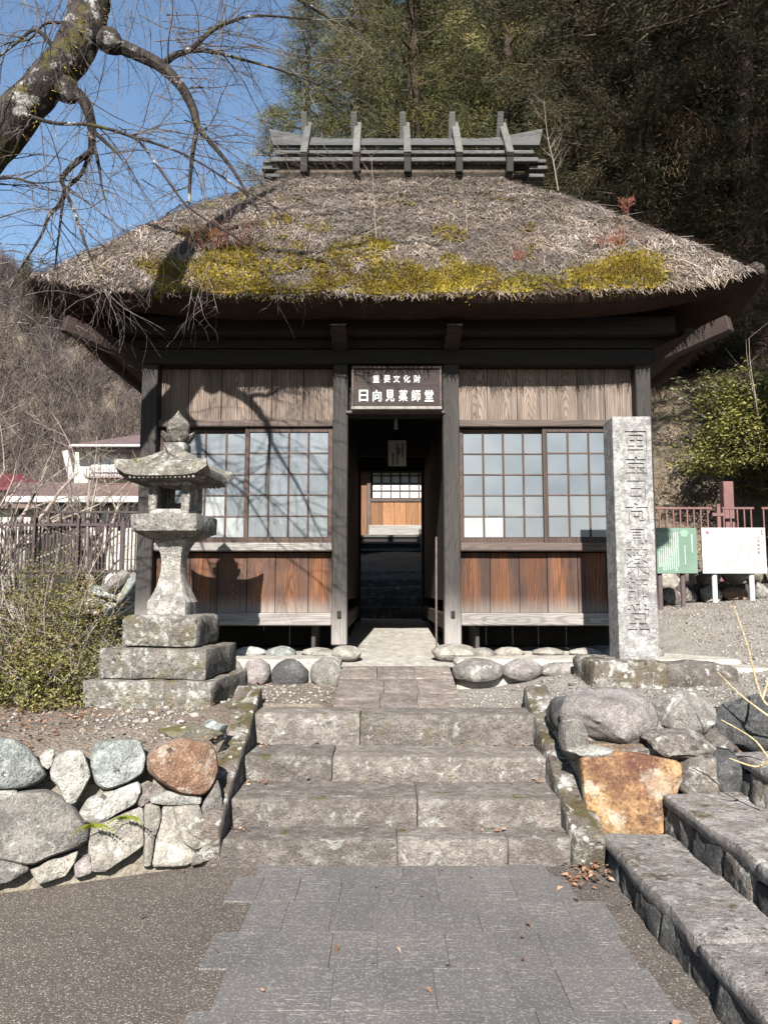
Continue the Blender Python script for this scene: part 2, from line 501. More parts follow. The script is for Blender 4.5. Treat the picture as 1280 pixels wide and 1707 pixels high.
def plain(name, c1, c2=None, scale=8, rough=0.7, bump=0.0, spec=0.3, stretch=(1, 1, 1)):
    t = NT(name)
    if c2 is None: return t.done(c1, rough, spec)
    v = t.map(t.obj(), stretch); n1 = t.noise(v, scale, 5, 0.6)
    if bump: t.bump(n1, bump, 0.01)
    return t.done(t.mix(t.ramp(n1, 0.3, 0.7), c1, c2), rough, spec)
def leafy(name, stops, rough=0.6, spec=0.3, trans=0.0):
    """leaf or blade material: colour picked by each piece's own number"""
    t = NT(name)
    c = t.cramp(t.attr(), stops)
    v = t.obj(False)
    c = t.scale_col(c, t.ramp(t.noise(v, 1.3, 3, 0.5), 0.3, 0.7, 0.75, 1.25))
    if trans:
        td = t.n('BsdfTranslucent'); t.l(c, td.inputs[0]); mx = t.n('MixShader'); mx.inputs[0].default_value = trans
        t.l(t.b.outputs[0], mx.inputs[1]); t.l(td.outputs[0], mx.inputs[2]); t.l(mx.outputs[0], t.out.inputs[0])
    return t.done(c, rough, spec)

W_UP = wood('upper_plank_wood', (0.25, 0.19, 0.152), (0.034, 0.025, 0.021), freq=30, var=0.14)
W_LOW = wood('lower_plank_wood', (0.215, 0.085, 0.034), (0.024, 0.012, 0.009), freq=26, bleach=(0.22, 0.18, 0.155), bz=(-0.03, 0.2), var=0.28, edge=(0.085, 0.05, 0.037))
W_POST = wood('post_wood', (0.045, 0.039, 0.035), (0.014, 0.012, 0.011), freq=20, bleach=(0.27, 0.245, 0.228), bz=(0.0, 0.62), var=0.1)
W_DARK = wood('dark_timber', (0.022, 0.017, 0.015), (0.008, 0.007, 0.006), axis='x', freq=16, var=0.1)  # dark timbers: base colour lowered so the shaded beams read blacker
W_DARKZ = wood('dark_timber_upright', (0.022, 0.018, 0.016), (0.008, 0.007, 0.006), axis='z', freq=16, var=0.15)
W_DARKY = wood('dark_timber_deep', (0.05, 0.031, 0.023), (0.016, 0.011, 0.009), axis='y', freq=16, var=0.1)
W_RAIL = wood('rail_wood', (0.13, 0.097, 0.08), (0.04, 0.03, 0.026), axis='x', freq=20, var=0.12)
W_PALE = wood('bleached_rail_wood', (0.34, 0.31, 0.285), (0.13, 0.115, 0.105), axis='x', freq=24, var=0.08)
W_SASH = wood('sash_wood', (0.085, 0.055, 0.043), (0.03, 0.019, 0.015), axis='z', freq=16, var=0.1)
W_RIDGE = wood('ridge_wood', (0.105, 0.102, 0.096), (0.022, 0.022, 0.022), axis='x', freq=20, var=0.15)
W_RIDGEY = wood('ridge_brace_wood', (0.16, 0.155, 0.14), (0.04, 0.04, 0.038), axis='y', freq=16, var=0.15)
W_SIGN = wood('signboard_wood', (0.045, 0.032, 0.029), (0.016, 0.011, 0.010), axis='x', freq=20, var=0.05)
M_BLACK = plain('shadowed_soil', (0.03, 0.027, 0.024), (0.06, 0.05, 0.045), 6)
# ------------------------------------------------------------------ ground materials
def asphalt():
    t = NT('aggregate_asphalt'); v = t.obj(False)
    cell = t.voro(v, 150, out='Color'); sp = t.n('SeparateColor'); t.l(cell, sp.inputs[0])
    d = t.voro(v, 150)
    big = t.noise(v, 0.9, 5, 0.6); mid = t.noise(v, 7, 5, 0.6)
    base = t.mix(t.ramp(big, 0.35, 0.65), (0.082, 0.068, 0.058), (0.125, 0.10, 0.082))
    base = t.mix(t.ramp(mid, 0.4, 0.7, 0, 0.35), base, (0.055, 0.047, 0.042))
    c = t.mix(t.ramp(sp.outputs[0], 0.55, 0.95, 0, 0.5), base, (0.25, 0.215, 0.175))
    c = t.mix(t.ramp(sp.outputs[1], 0.90, 0.94, 0, 0.6), c, (0.42, 0.38, 0.33))
    c = t.mix(t.ramp(d, 0.35, 0.75, 0, 0.6), c, (0.03, 0.026, 0.023))
    t.bump(t.math('SUBTRACT', 1.0, d), 0.5, 0.006)
    return t.done(c, 0.9)
def slate_tile():
    t = NT('slate_paving'); v = t.obj(False)
    oi = t.n('ObjectInfo')
    v2 = t.obj()
    big = t.noise(v, 1.3, 5, 0.6); mid = t.noise(t.map(v2, (4, 16, 4)), 4.0, 6, 0.7)
    scr = t.noise(t.map(v2, (14, 110, 10)), 1.0, 4, 0.7)
    c = t.mix(t.ramp(big, 0.3, 0.7), (0.100, 0.093, 0.091), (0.135, 0.123, 0.116))
    c = t.mix(t.ramp(mid, 0.35, 0.7, 0, 0.5), c, (0.088, 0.083, 0.08))
    k = t.math('MULTIPLY', t.ramp(scr, 0.56, 0.70), t.ramp(t.noise(v, 2.2, 4, 0.6), 0.40, 0.60))
    c = t.mix(t.math('MULTIPLY', k, 0.75), c, (0.5, 0.47, 0.43))
    sp = t.n('SeparateColor'); t.l(t.voro(v, 170, out='Color'), sp.inputs[0])
    c = t.mix(t.ramp(sp.outputs[0], 0.82, 0.9, 0, 0.45), c, (0.34, 0.32, 0.29))
    c = t.scale_col(c, t.ramp(oi.outputs['Random'], 0, 1, 0.93, 1.07, False))
    t.bump(t.math('ADD', mid, t.math('MULTIPLY', scr, 0.5)), 0.3, 0.006)
    return t.done(c, 0.8)
def soil(name, c1, c2, c3, peb=0.5):
    t = NT(name); v = t.obj(False)
    n1 = t.noise(v, 2.2, 6, 0.65); n2 = t.noise(v, 30, 5, 0.7)
    sp = t.n('SeparateColor'); t.l(t.voro(v, 46, out='Color'), sp.inputs[0]); d = t.voro(v, 46)
    c = t.mix(t.ramp(n1, 0.35, 0.65), c1, c2)
    c = t.mix(t.ramp(n2, 0.45, 0.7, 0, 0.6), c, tuple(x * 0.4 for x in c1))
    c = t.mix(t.math('MULTIPLY', t.ramp(sp.outputs[0], 0.4, 0.6, 0, peb), t.ramp(d, 0.55, 0.3)), c, c3)
    t.bump(t.math('SUBTRACT', n2, t.math('MULTIPLY', d, 0.8)), 0.7, 0.02)
    return t.done(c, 0.95)
M_ROAD = asphalt(); M_TILE = slate_tile()
M_SOIL = soil('gravel_soil', (0.20, 0.175, 0.15), (0.28, 0.25, 0.22), (0.40, 0.38, 0.35), 0.7)
M_DIRT = soil('leafy_dirt', (0.11, 0.075, 0.05), (0.17, 0.125, 0.09), (0.3, 0.27, 0.23), 0.3)
M_CONC = stone('concrete', (0.36, 0.33, 0.285), (0.44, 0.41, 0.36), lichen=0.0, dark=0.12, bump=0.15, scale=1.2)
M_STEP = stone('granite_step', (0.235, 0.20, 0.175), (0.33, 0.285, 0.255), lichen=0.22, moss=0.12, dark=0.4, scale=1.3, bump=0.8)
M_SLAB = stone('path_slab_stone', (0.22, 0.18, 0.155), (0.29, 0.24, 0.21), lichen=0.15, moss=0.0, dark=0.4, scale=1.3, bump=0.6)
M_CHEEK = stone('lichened_kerb_stone', (0.15, 0.125, 0.105), (0.24, 0.20, 0.17), lichen=0.48, moss=0.5, mcol=(0.055, 0.043, 0.014), dark=0.5, bump=0.9)
M_LANT = stone('lantern_stone', (0.26, 0.235, 0.212), (0.38, 0.35, 0.315), lichen=0.42, moss=0.0, dark=0.5, bump=0.7, scale=1.4)
M_LANTB = stone('lantern_base_stone', (0.225, 0.198, 0.17), (0.32, 0.288, 0.255), lichen=0.45, moss=0.42, mcol=(0.085, 0.066, 0.016), dark=0.65, bump=1.0, scale=1.3)
M_LANTR = stone('lantern_roof_stone', (0.215, 0.19, 0.16), (0.33, 0.30, 0.25), lichen=0.4, moss=0.12, mcol=(0.10, 0.09, 0.04), dark=0.5, bump=0.8, scale=1.6)
M_PILLAR = stone('pillar_granite', (0.29, 0.277, 0.264), (0.40, 0.386, 0.368), lichen=0.35, lcol=(0.58, 0.57, 0.55), moss=0.0, dark=0.45, bump=0.5, scale=1.7)
M_ROCKS = {
    'grey': stone('grey_rock', (0.20, 0.185, 0.17), (0.29, 0.265, 0.235), lichen=0.22, dark=0.3, bump=0.6),
    'pale': stone('pale_rock', (0.36, 0.345, 0.31), (0.45, 0.43, 0.385), lichen=0.42, dark=0.25, bump=0.7),
    'green': stone('greenish_rock', (0.27, 0.29, 0.265), (0.42, 0.435, 0.40), lichen=0.35, lcol=(0.6, 0.62, 0.6), dark=0.2, bump=0.9),
    'tan': stone('tan_rock', (0.275, 0.25, 0.215), (0.35, 0.315, 0.27), lichen=0.19, dark=0.22, bump=0.5),
    'orange': stone('orange_rock', (0.25, 0.135, 0.08), (0.37, 0.28, 0.215), lichen=0.35, lcol=(0.45, 0.39, 0.33), dark=0.4, bump=0.7),
    'ochre': stone('ochre_rock', (0.15, 0.065, 0.045), (0.40, 0.25, 0.115), lichen=0.2, lcol=(0.6, 0.54, 0.44), dark=0.35, bump=0.5, scale=0.55),
    'dark': stone('dark_rock', (0.10, 0.10, 0.10), (0.165, 0.16, 0.155), lichen=0.1, dark=0.3, bump=0.7),
    'brown': stone('brown_rock', (0.17, 0.145, 0.125), (0.26, 0.225, 0.20), lichen=0.35, moss=0.1, dark=0.35, bump=0.7),
    'mossy': stone('mossy_rock', (0.20, 0.175, 0.14), (0.30, 0.27, 0.22), lichen=0.3, moss=0.7, dark=0.3, bump=0.8),
    'white': stone('white_rock', (0.42, 0.40, 0.37), (0.55, 0.52, 0.48), lichen=0.25, dark=0.2, bump=0.5),
    'purple': stone('purplish_rock', (0.22, 0.19, 0.18), (0.31, 0.275, 0.26), lichen=0.2, lcol=(.42, .40, .38), moss=0.1, mcol=(0.09, 0.09, 0.05), dark=0.35, bump=0.5),
    'riser': stone('riser_slate', (0.085, 0.082, 0.08), (0.14, 0.135, 0.13), lichen=0.1, dark=0.4, bump=0.8),
    'tread': stone('tread_stone', (0.34, 0.30, 0.275), (0.45, 0.41, 0.385), lichen=0.3, moss=0.22, mcol=(0.08, 0.058, 0.025), dark=0.4, bump=0.9, scale=1.2),
}
M_LEAF = leafy('fallen_leaf', [(0, (0.10, 0.05, 0.03)), (0.35, (0.19, 0.09, 0.05)), (0.75, (0.29, 0.16, 0.095)), (1, (0.42, 0.30, 0.21))], 0.7, 0.2)
M_PEB = leafy('pebble', [(0, (0.12, 0.108, 0.095)), (0.5, (0.23, 0.21, 0.188)), (1, (0.36, 0.335, 0.30))], 0.9, 0.2)
rng = np.random.default_rng(5)

# ------------------------------------------------------------------ terrain to the horizon
def far_h(x, y):
    h = -0.06
    h += 1.05 * sstep(10.5, 13.0, y)
    h += 1.4 * sstep(12.5, 17.0, y) * sstep(-6, -2, x)
    h += max(0, y - 19) * 0.28 * sstep(-10, 2, x) * (1 - 0.5 * sstep(60, 140, y))
    bx = sstep(2.7, 6.5, x - max(0, 13.4 - y) * 3)
    h += bx * sstep(12.6, 18.5, y) * 3.8
    h += max(0, x - 6.5) * 0.3 * sstep(8, 14, y) * (1 - 0.6 * sstep(40, 100, x))
    hill = 52 * sstep(48, 102, y + 0.25 * max(0, -x - 45)) * clamp((20 - x) / 84) ** 1.1
    hill *= 1 + 0.07 * mnoise.noise(Vector((x * 0.05, y * 0.05, 0))) + 0.03 * mnoise.noise(Vector((x * 0.17, y * 0.17, 4)))
    return h + hill
xs = np.concatenate([np.linspace(-300, -60, 14)[:-1], np.linspace(-60, -12, 28)[:-1], np.linspace(-12, 12, 61), np.linspace(12, 60, 18)[1:], np.linspace(60, 300, 12)[1:]])
ys = np.concatenate([np.linspace(-120, 4, 8), np.linspace(5, 30, 66), np.linspace(30, 130, 44)[1:], np.linspace(130, 600, 18)[1:]])
tv = []
for y in ys:
    for x in xs:
        tv.append((x, y, far_h(x, y) + (0.10 * mnoise.noise(Vector((x * .9, y * .9, 0))) if y > 12.5 else 0)))
nx = len(xs)
tf = [(j * nx + i, j * nx + i + 1, (j + 1) * nx + i + 1, (j + 1) * nx + i) for j in range(len(ys) - 1) for i in range(nx - 1)]
def terrain_mat():
    t = NT('terrain'); v = t.obj(False)
    n1 = t.noise(v, 0.35, 6, 0.65); n2 = t.noise(v, 6, 6, 0.7)
    c = t.mix(t.ramp(n1, 0.35, 0.65), (0.13, 0.10, 0.07), (0.19, 0.155, 0.115))
    c = t.mix(t.ramp(n2, 0.4, 0.7, 0, 0.7), c, (0.06, 0.05, 0.038))
    t.bump(n2, 0.8, 0.1)
    return t.done(c, 0.95)
inst('ground', np_mesh('ground', tv, tf, terrain_mat(), smooth=True)); tag(bpy.data.objects['ground'], kind='structure')

# ------------------------------------------------------------------ road and slate paving
def sheet(name, m, x0, x1, y0, y1, z, step=0.25, amp=0.006):
    X = np.arange(x0, x1 + step, step); Y = np.arange(y0, y1 + step, step)
    vv = [(x, y, z + amp * mnoise.noise(Vector((x * 1.3, y * 1.3, 3)))) for y in Y for x in X]
    n = len(X)
    ff = [(j * n + i, j * n + i + 1, (j + 1) * n + i + 1, (j + 1) * n + i) for j in range(len(Y) - 1) for i in range(n - 1)]
    o = inst(name, np_mesh(name, vv, ff, m, smooth=True)); return tag(o, kind='structure')
sheet('road', M_ROAD, -9, 9, -6, 4.75, 0.003, 0.25, 0.003)
paving = sheet('paving_bed', plain('paving_joint', (0.15, 0.14, 0.135), (0.17, 0.16, 0.15), 30), -0.56, 1.04, 1.2, 4.56, -0.008, 0.16, 0.001)
ORG[paving.name] = Vector((0, 0, 0))
row_y = [4.535]
for py in (1458, 1499, 1550, 1610, 1680): row_y.append(onz(640, py, 0.02).y)
while row_y[-1] > 1.5: row_y.append(row_y[-1] - 0.335)
trnd = random.Random(4)
lefts = [-0.70, -0.80, -0.655, -0.76, -0.64, -0.72, -0.64, -0.76, -0.65, -0.75, -0.66]
rights = [1.02, 1.03, 1.10, 1.05, 1.08, 1.12, 1.06, 1.14, 1.06, 1.1, 1.05]
for r_ in range(len(row_y) - 1):
    y1, y0 = row_y[r_], row_y[r_ + 1]
    x = lefts[r_]; first = True
    edges = [x]
    while x < rights[r_] - 0.12:
        w = trnd.choice([0.2, 0.2, 0.3, 0.22]) if not first else trnd.uniform(0.14, 0.24)
        first = False
        x = min(x + w, rights[r_]); edges.append(x)
    if len(edges) > 2 and edges[-1] - edges[-2] < 0.12: edges.pop(-2)
    for a, b in zip(edges, edges[1:]):
        g = 0.0002
        dz = trnd.uniform(0.017, 0.018); q = lambda: trnd.uniform(-0.0012, 0.0012)
        bx_ = MB()
        zt = dz - 0.007
        P = [(a + g + q(), y0 + g + q()), (b - g + q(), y0 + g + q()), (b - g + q(), y1 - g + q()), (a + g + q(), y1 - g + q())]
        ins = 0.0008
        cx_, cy_ = (a + b) / 2, (y0 + y1) / 2
        lo = [(p[0], p[1], -0.02) for p in P]; md = [(p[0], p[1], zt - 0.002) for p in P]
        up = [(p[0] + (ins if p[0] < cx_ else -ins), p[1] + (ins if p[1] < cy_ else -ins), zt + trnd.uniform(-.0012, .0012)) for p in P]
        fs = [(8, 9, 10, 11)] + [(4 + i, 4 + (i + 1) % 4, 8 + (i + 1) % 4, 8 + i) for i in range(4)] + [(i, (i + 1) % 4, 4 + (i + 1) % 4, 4 + i) for i in range(4)]
        bx_.add(lo + md + up, fs)
        bx_.build('tile', M_TILE, paving)

# ------------------------------------------------------------------ stone stairs from the road
stairs = thing('stone_stairs', (0.06, 4.9, 0), 'four weathered granite steps leading up from the slate paving to the hall', 'stairs')
def blockpart(parent, name, m, lo, hi, seed, r=0.022, amp=0.008, n=None, yaw=0.0, smooth=True, freq=5.0):
    lo, hi = Vector(lo), Vector(hi); s_ = hi - lo
    n = n or tuple(max(2, min(14, int(d / 0.07))) for d in s_)
    vs, fs = hewn(s_, n, r, amp, freq, seed)
    mb = MB(); c = (lo + hi) / 2
    Mz = Matrix.Rotation(yaw, 3, 'Z')
    mb.add([Mz @ v + c for v in vs], fs)
    return mb.build(name, m, parent, smooth, origin=c)
sy = [4.52, 4.745, 5.19, 5.57, 6.0]; sz = [0.0, 0.146, 0.308, 0.468, 0.682]
cuts = [[-0.93, 0.075, 0.70, 1.07], [-0.92, 0.20, 1.06], [-0.93, -0.34, 1.08], [-0.93, -0.17, 1.08]]
for k in range(4):
    for i in range(len(cuts[k]) - 1):
        dz = trnd.uniform(-.006, .006)
        blockpart(stairs, 'step_stone', M_STEP, (cuts[k][i] + .0015, sy[k] + trnd.uniform(-.012, .012), sz[k] - 0.05),
                  (cuts[k][i + 1] - .0015, sy[k + 1] + 0.06 if k < 3 else 5.9, sz[k + 1] + dz), k * 9 + i, r=0.014, amp=0.005)
def cheek(x0, x1, name_seed, y0, y1, z0, z1, n=11):
    """sloping kerb stone beside the stairs"""
    L = math.hypot(y1 - y0, z1 - z0); a = math.atan2(z1 - z0, y1 - y0)
    vs, fs = hewn((x1 - x0, L, 0.34), (3, n, 4), 0.02, 0.009, 4.5, name_seed)
    M = Matrix.Rotation(a, 3, 'X'); c = Vector(((x0 + x1) / 2, (y0 + y1) / 2, (z0 + z1) / 2)) - M @ Vector((0, 0, 0.17))
    mb = MB(); mb.add([M @ v + c for v in vs], fs)
    return mb.build('kerb_stone', M_CHEEK, stairs, True, origin=c)
cheek(-1.10, -0.915, 31, 4.42, 5.88, 0.25, 0.85)
cheek(1.055, 1.235, 37, 4.42, 5.95, 0.18, 0.85)

# landing path
path = tag(inst('approach_path', MB().b2((-0.36, 5.9, 0.40), (0.62, 7.35, 0.64)).mesh('approach_path', M_SLAB)), kind='structure')
ORG[path.name] = Vector((0, 0, 0))
def pz(y): return 0.668 + (y - 5.85) * 0.145
for r_, (ya, yb) in enumerate([(5.86, 6.3), (6.3, 6.75), (6.75, 7.2)]):
    xs_ = [[-0.385, -0.03, 0.26, 0.60], [-0.385, 0.0, 0.28, 0.60], [-0.385, -0.06, 0.27, 0.60]][r_]
    for a, b in zip(xs_, xs_[1:]):
        vs, fs = hewn((b - a - .003, yb - ya - .003, 0.14), (4, 4, 2), 0.005, 0.004, 6, r_ * 5 + int(a * 100))
        c = Vector(((a + b) / 2, (ya + yb) / 2, pz((ya + yb) / 2) - 0.07)); M = Matrix.Rotation(math.atan(0.145), 3, 'X')
        mb = MB(); mb.add([M @ v + c for v in vs], fs); mb.build('slab', M_SLAB, path, True, origin=c)

# ------------------------------------------------------------------ terraces either side
def wall_y(x): return 4.5 + 0.42 * (x + 1.05)
def terr_h(x, y):
    if x < -0.4:
        h = 0.60 + 0.10 * sstep(4.6, 5.5, y - 0.42 * min(0, x + 1.05)) + 0.06 * sstep(6, 9, y)
        h += 0.18 * sstep(-2.2, -4.5, x) + 0.25 * sstep(8, 12, y)
    else:
        h = 0.63 + 0.14 * sstep(0.9, 1.7, x) + 0.05 * sstep(5.9, 6.8, y) + 0.36 * sstep(6.4, 10.5, y) * sstep(2.0, 3.4, x) + .12 * sstep(2.4, 4.5, x)
        h += 0.15 * sstep(3.0, 6, x)
    return h + 0.018 * mnoise.noise(Vector((x * 2.1, y * 2.1, 1.0))) + 0.03 * mnoise.noise(Vector((x * .7, y * .7, 2)))
def terrace(name, m, x0, x1, yf, y1, nx_, ny_):
    vv, ff = [], []
    for j in range(ny_ + 1):
        for i in range(nx_ + 1):
            x = x0 + (x1 - x0) * i / nx_; a = yf(x); y = a + (y1 - a) * (j / ny_) ** 1.3
            vv.append((x, y, terr_h(x, y) - (0.4 if j == 0 else 0)))
    for j in range(ny_):
        for i in range(nx_):
            k = j * (nx_ + 1) + i; ff.append((k, k + 1, k + nx_ + 2, k + nx_ + 1))
    return tag(inst(name, np_mesh(name, vv, ff, m, smooth=True)), kind='structure')
terrace('left_terrace', soil('left_soil', (0.15, 0.115, 0.088), (0.21, 0.17, 0.135), (0.33, 0.30, 0.26), 0.4), -9, -0.37, lambda x: wall_y(min(x, -1.0)) + 0.16 if x < -1.0 else 5.85, 12.6, 70, 60)
terrace('right_terrace', M_SOIL, 0.58, 9.5, lambda x: 5.85 if x < 1.1 else (4.9 if x < 2.75 else 1.0), 13.2, 72, 64)

def in_hall(x, y): return 6.9 < y < 12.7 and -2.9 < x < 3.2
# pebbles: the gravel of the terraces
pp = []
while len(pp) < 9000:
    x = rng.uniform(-4.4, 5.4); y = rng.uniform(4.7, 11)
    if rng.uniform() > (8.0 / (y * y)) ** .55: continue
    if x < -1.0 and y < wall_y(x) + 0.18: continue
    if -1.3 < x < -0.42 and y < 5.9: continue
    if -0.42 < x < 0.62: continue
    if x > 0.5 and x < 1.3 and y < 5.95: continue
    if x > 1.25 and y < 5.0: continue
    if in_hall(x, y): continue
    if x < -1.9 and rng.uniform() < 0.85: continue
    pp.append((x, y, terr_h(x, y) + 0.004))
pp = np.array(pp); n = len(pp)
sc = (0.006 + 0.016 * rng.power(0.5, n))[:, None] * rng.uniform(0.6, 1.3, (n, 3)); sc[:, 2] *= 0.6
tag(inst('gravel', scatter_mesh('gravel', OCT_V, OCT_F, pp, sc, rot_mats(rng, n, 0.5), M_PEB, rng, jit=0.3)), kind='stuff')
# a few larger loose stones
pp = []
while len(pp) < 240:
    x = rng.uniform(-3, 4); y = rng.uniform(4.8, 7.4)
    if -1.25 < x < 1.35 or in_hall(x, y) or (x < -1 and y < wall_y(x) + .25) or (x > 1.2 and y < 5.15): continue
    pp.append((x, y, terr_h(x, y) + 0.006))
pp = np.array(pp); n = len(pp)
sc = (0.014 + 0.022 * rng.power(0.6, n))[:, None] * rng.uniform(0.7, 1.3, (n, 3)); sc[:, 2] *= 0.5
V1, F1 = ico(1)
tag(inst('pebbles', scatter_mesh('pebbles', [tuple(v) for v in V1], F1, pp, sc, rot_mats(rng, n, 0.3), M_PEB, rng, jit=0.18)), kind='stuff')

# fallen leaves
def leaf_litter(name, spots, smin=0.02, smax=0.05, tilt=0.6, m=None):
    P = np.array(spots); n = len(P)
    s_ = rng.uniform(smin, smax, n)[:, None] * np.ones((n, 3))
    return tag(inst(name, scatter_mesh(name, LEAF_V, LEAF_F, P, s_, rot_mats(rng, n, tilt), m or M_LEAF, rng, jit=0.25)), kind='stuff')
sp_ = []
while len(sp_) < 6500:
    x = rng.uniform(-4.4, -1.0); y = rng.uniform(4.2, 8.6)
    if y < wall_y(x) + 0.2: continue
    if -2.0 < x and y < 6.2 and rng.uniform() < 0.8: continue
    if x > -2.2 and y > 6.6 and rng.uniform() < 0.85: continue
    sp_.append((x, y, terr_h(x, y) + rng.uniform(0.0, 0.03)))
leaf_litter('leaf_litter', sp_, 0.014, 0.036, 0.7)
sp_ = []
for _ in range(240):                       # drift at the foot of the right kerb
    a = rng.normal(0, 1, 2); q = onz(985 + a[0] * 26, 1448 + a[1] * 20, 0)
    if q.x < 1.24 or q.y < 4.1: sp_.append((q.x, q.y, 0.012 + abs(rng.normal(0, .016))))
for _ in range(70):
    k = rng.integers(1, 4); x = rng.uniform(-0.9, 1.05); x = x if rng.uniform() < 0.4 else rng.choice([-0.86, 1.0]) + rng.normal(0, .05)
    sp_.append((x, sy[k] - rng.uniform(0.01, 0.12), sz[k] + 0.012))
for _ in range(26): sp_.append((rng.uniform(-1.6, 1.2), rng.uniform(2.4, 4.5), 0.03))
for _ in range(420):
    x = rng.uniform(1.3, 5.0); y = rng.uniform(5.1, 10.8)
    if not in_hall(x, y): sp_.append((x, y, terr_h(x, y) + .012))
for _ in range(420): sp_.append((rng.uniform(3.0, 6.2), rng.uniform(10.6, 11.6), terr_h(4, 11.2) + .02))
leaf_litter('fallen_leaves', sp_, 0.016, 0.044, 0.6)

# ------------------------------------------------------------------ left retaining wall
p0 = Vector((-1.05, 4.47, 0)); wd = Vector((1, 0.42, 0)).normalized()
wnrm = Vector((0.42, -1, 0.22)).normalized()
rw = thing('retaining_wall', (-1.6, 4.3, 0), 'low rough stone retaining wall left of the steps with an orange boulder near its end', 'stone wall')
STONES = [
 ('green', [(-40, 1233), (20, 1231), (45, 1243), (62, 1266), (78, 1290), (70, 1301), (45, 1312), (20, 1315), (-40, 1315)], .11),
 ('pale', [(66, 1260), (80, 1249), (92, 1250), (88, 1275), (80, 1283), (70, 1276)], .06),
 ('pale', [(92, 1262), (120, 1251), (138, 1252), (147, 1275), (152, 1292), (140, 1315), (125, 1341), (112, 1342), (104, 1325), (98, 1310), (87, 1300), (85, 1285)], .10),
 ('green', [(158, 1240), (190, 1233), (233, 1235), (243, 1262), (238, 1288), (215, 1303), (178, 1316), (161, 1305), (153, 1275)], .12),
 ('orange', [(245, 1265), (262, 1243), (300, 1231), (345, 1238), (359, 1252), (363, 1285), (351, 1315), (335, 1326), (300, 1323), (265, 1300), (249, 1285)], .15),
 ('pale', [(134, 1356), (150, 1330), (190, 1316), (230, 1303), (235, 1318), (225, 1340), (195, 1356), (165, 1374), (140, 1369)], .09),
 ('grey', [(-40, 1345), (35, 1321), (80, 1318), (105, 1330), (125, 1348), (148, 1383), (148, 1400), (125, 1413), (85, 1426), (55, 1441), (30, 1436), (-40, 1425)], .12),
 ('tan', [(155, 1378), (200, 1360), (238, 1344), (240, 1410), (200, 1436), (178, 1452), (151, 1452), (149, 1400)], .06),
 ('tan', [(241, 1338), (265, 1340), (270, 1360), (258, 1400), (252, 1444), (241, 1444)], .05),
 ('tan', [(272, 1345), (290, 1342), (300, 1375), (320, 1420), (337, 1427), (310, 1442), (255, 1444), (262, 1400), (272, 1365)], .04),
 ('tan', [(288, 1345), (331, 1340), (341, 1380), (346, 1405), (326, 1418), (305, 1405), (298, 1385)], .10),
 ('pale', [(250, 1330), (280, 1318), (300, 1325), (335, 1329), (333, 1340), (280, 1343), (252, 1338)], .06),
 ('grey', [(-40, 1425), (20, 1436), (47, 1443), (49, 1451), (15, 1470), (-40, 1480)], .06),
 ('tan', [(52, 1450), (85, 1432), (131, 1418), (126, 1436), (110, 1460), (65, 1474)], .05),
 ('purple', [(124, 1440), (150, 1424), (154, 1456), (126, 1464)], .05),
 ('brown', [(222, 1335), (232, 1310), (248, 1302), (276, 1318), (250, 1335), (235, 1346)], .05),
 ('pale', [(-30, 1318), (28, 1317), (31, 1325), (0, 1343), (-30, 1345)], .05),
 ('grey', [(337, 1345), (362, 1300), (372, 1340), (352, 1400), (345, 1385)], .03),
 ('brown', [(355, 1405), (345, 1418), (322, 1432), (320, 1443), (362, 1428)], .02),
]
for i, (mk, px, bl) in enumerate(STONES):
    poly = [onplane(x, y, p0, wnrm) for x, y in px]
    mid_ = sum(poly, Vector()) / len(poly); poly = [mid_ + (q - mid_) * 1.05 for q in poly]
    vs, fs = slab_stone(poly, wnrm, 0.16, bl * 0.6, i * 3 + 1)
    mb = MB(); mb.add(vs, fs); mb.build('stone', M_ROCKS[mk], rw, True, origin=sum(poly, Vector()) / len(poly))
for i in range(7):                                        # it goes on beyond the left edge of the view
    for k in range(3):
        c = p0 + wd * (-1.35 - i * 0.36 - (k % 2) * .15) + Vector((0, 0.05 * k + .03, 0.12 + k * 0.2))
        vs, fs = rock((0.4, 0.26, 0.25), i * 5 + k + 60, 2); mb = MB(); mb.add([v + c for v in vs], fs)
        mb.build('stone', M_ROCKS[['grey', 'pale', 'tan', 'green'][(i + k * 2) % 4]], rw, True, origin=c)
mb = MB()                                                # earth and mortar between the stones
a, b = p0 + wd * 0.02, p0 - wd * 4.2
for q in (0,):
    A = [a + Vector((0, .05, 0)), b + Vector((0, .05, 0)), b + Vector((-0.05, .24, .60)), a + Vector((-0.05, .24, .60))]
    back = [p + Vector((0, .25, 0)) for p in A]
    mb.add(A + back, [(1, 0, 3, 2), (3, 7, 6, 2), (0, 4, 7, 3), (1, 2, 6, 5), (4, 5, 6, 7), (0, 1, 5, 4)])
mb.build('mortar', soil('mortar_earth', (0.20, 0.17, 0.13), (0.27, 0.235, 0.19), (0.3, 0.27, 0.23), 0.2), rw)
def boulder(parent, name, m, c, size, seed, sub=3, amp=0.22, rotz=0.0, facets=7, tilt=0.0):
    vs, fs = rock(size, seed, sub, amp, facets); M = Matrix.Rotation(rotz, 3, 'Z') @ Matrix.Rotation(tilt, 3, 'Y')
    mb = MB(); mb.add([M @ v + Vector(c) for v in vs], fs); return mb.build(name, M_ROCKS[m], parent, True, origin=c)
boulder(rw, 'stone', 'green', at(354, 1218, 5.0) + Vector((0, .08, -.02)), (0.17, 0.22, 0.17), 71)
boulder(rw, 'stone', 'mossy', at(305, 1218, 4.85) + Vector((0, .12, -.04)), (0.42, 0.32, 0.12), 72)

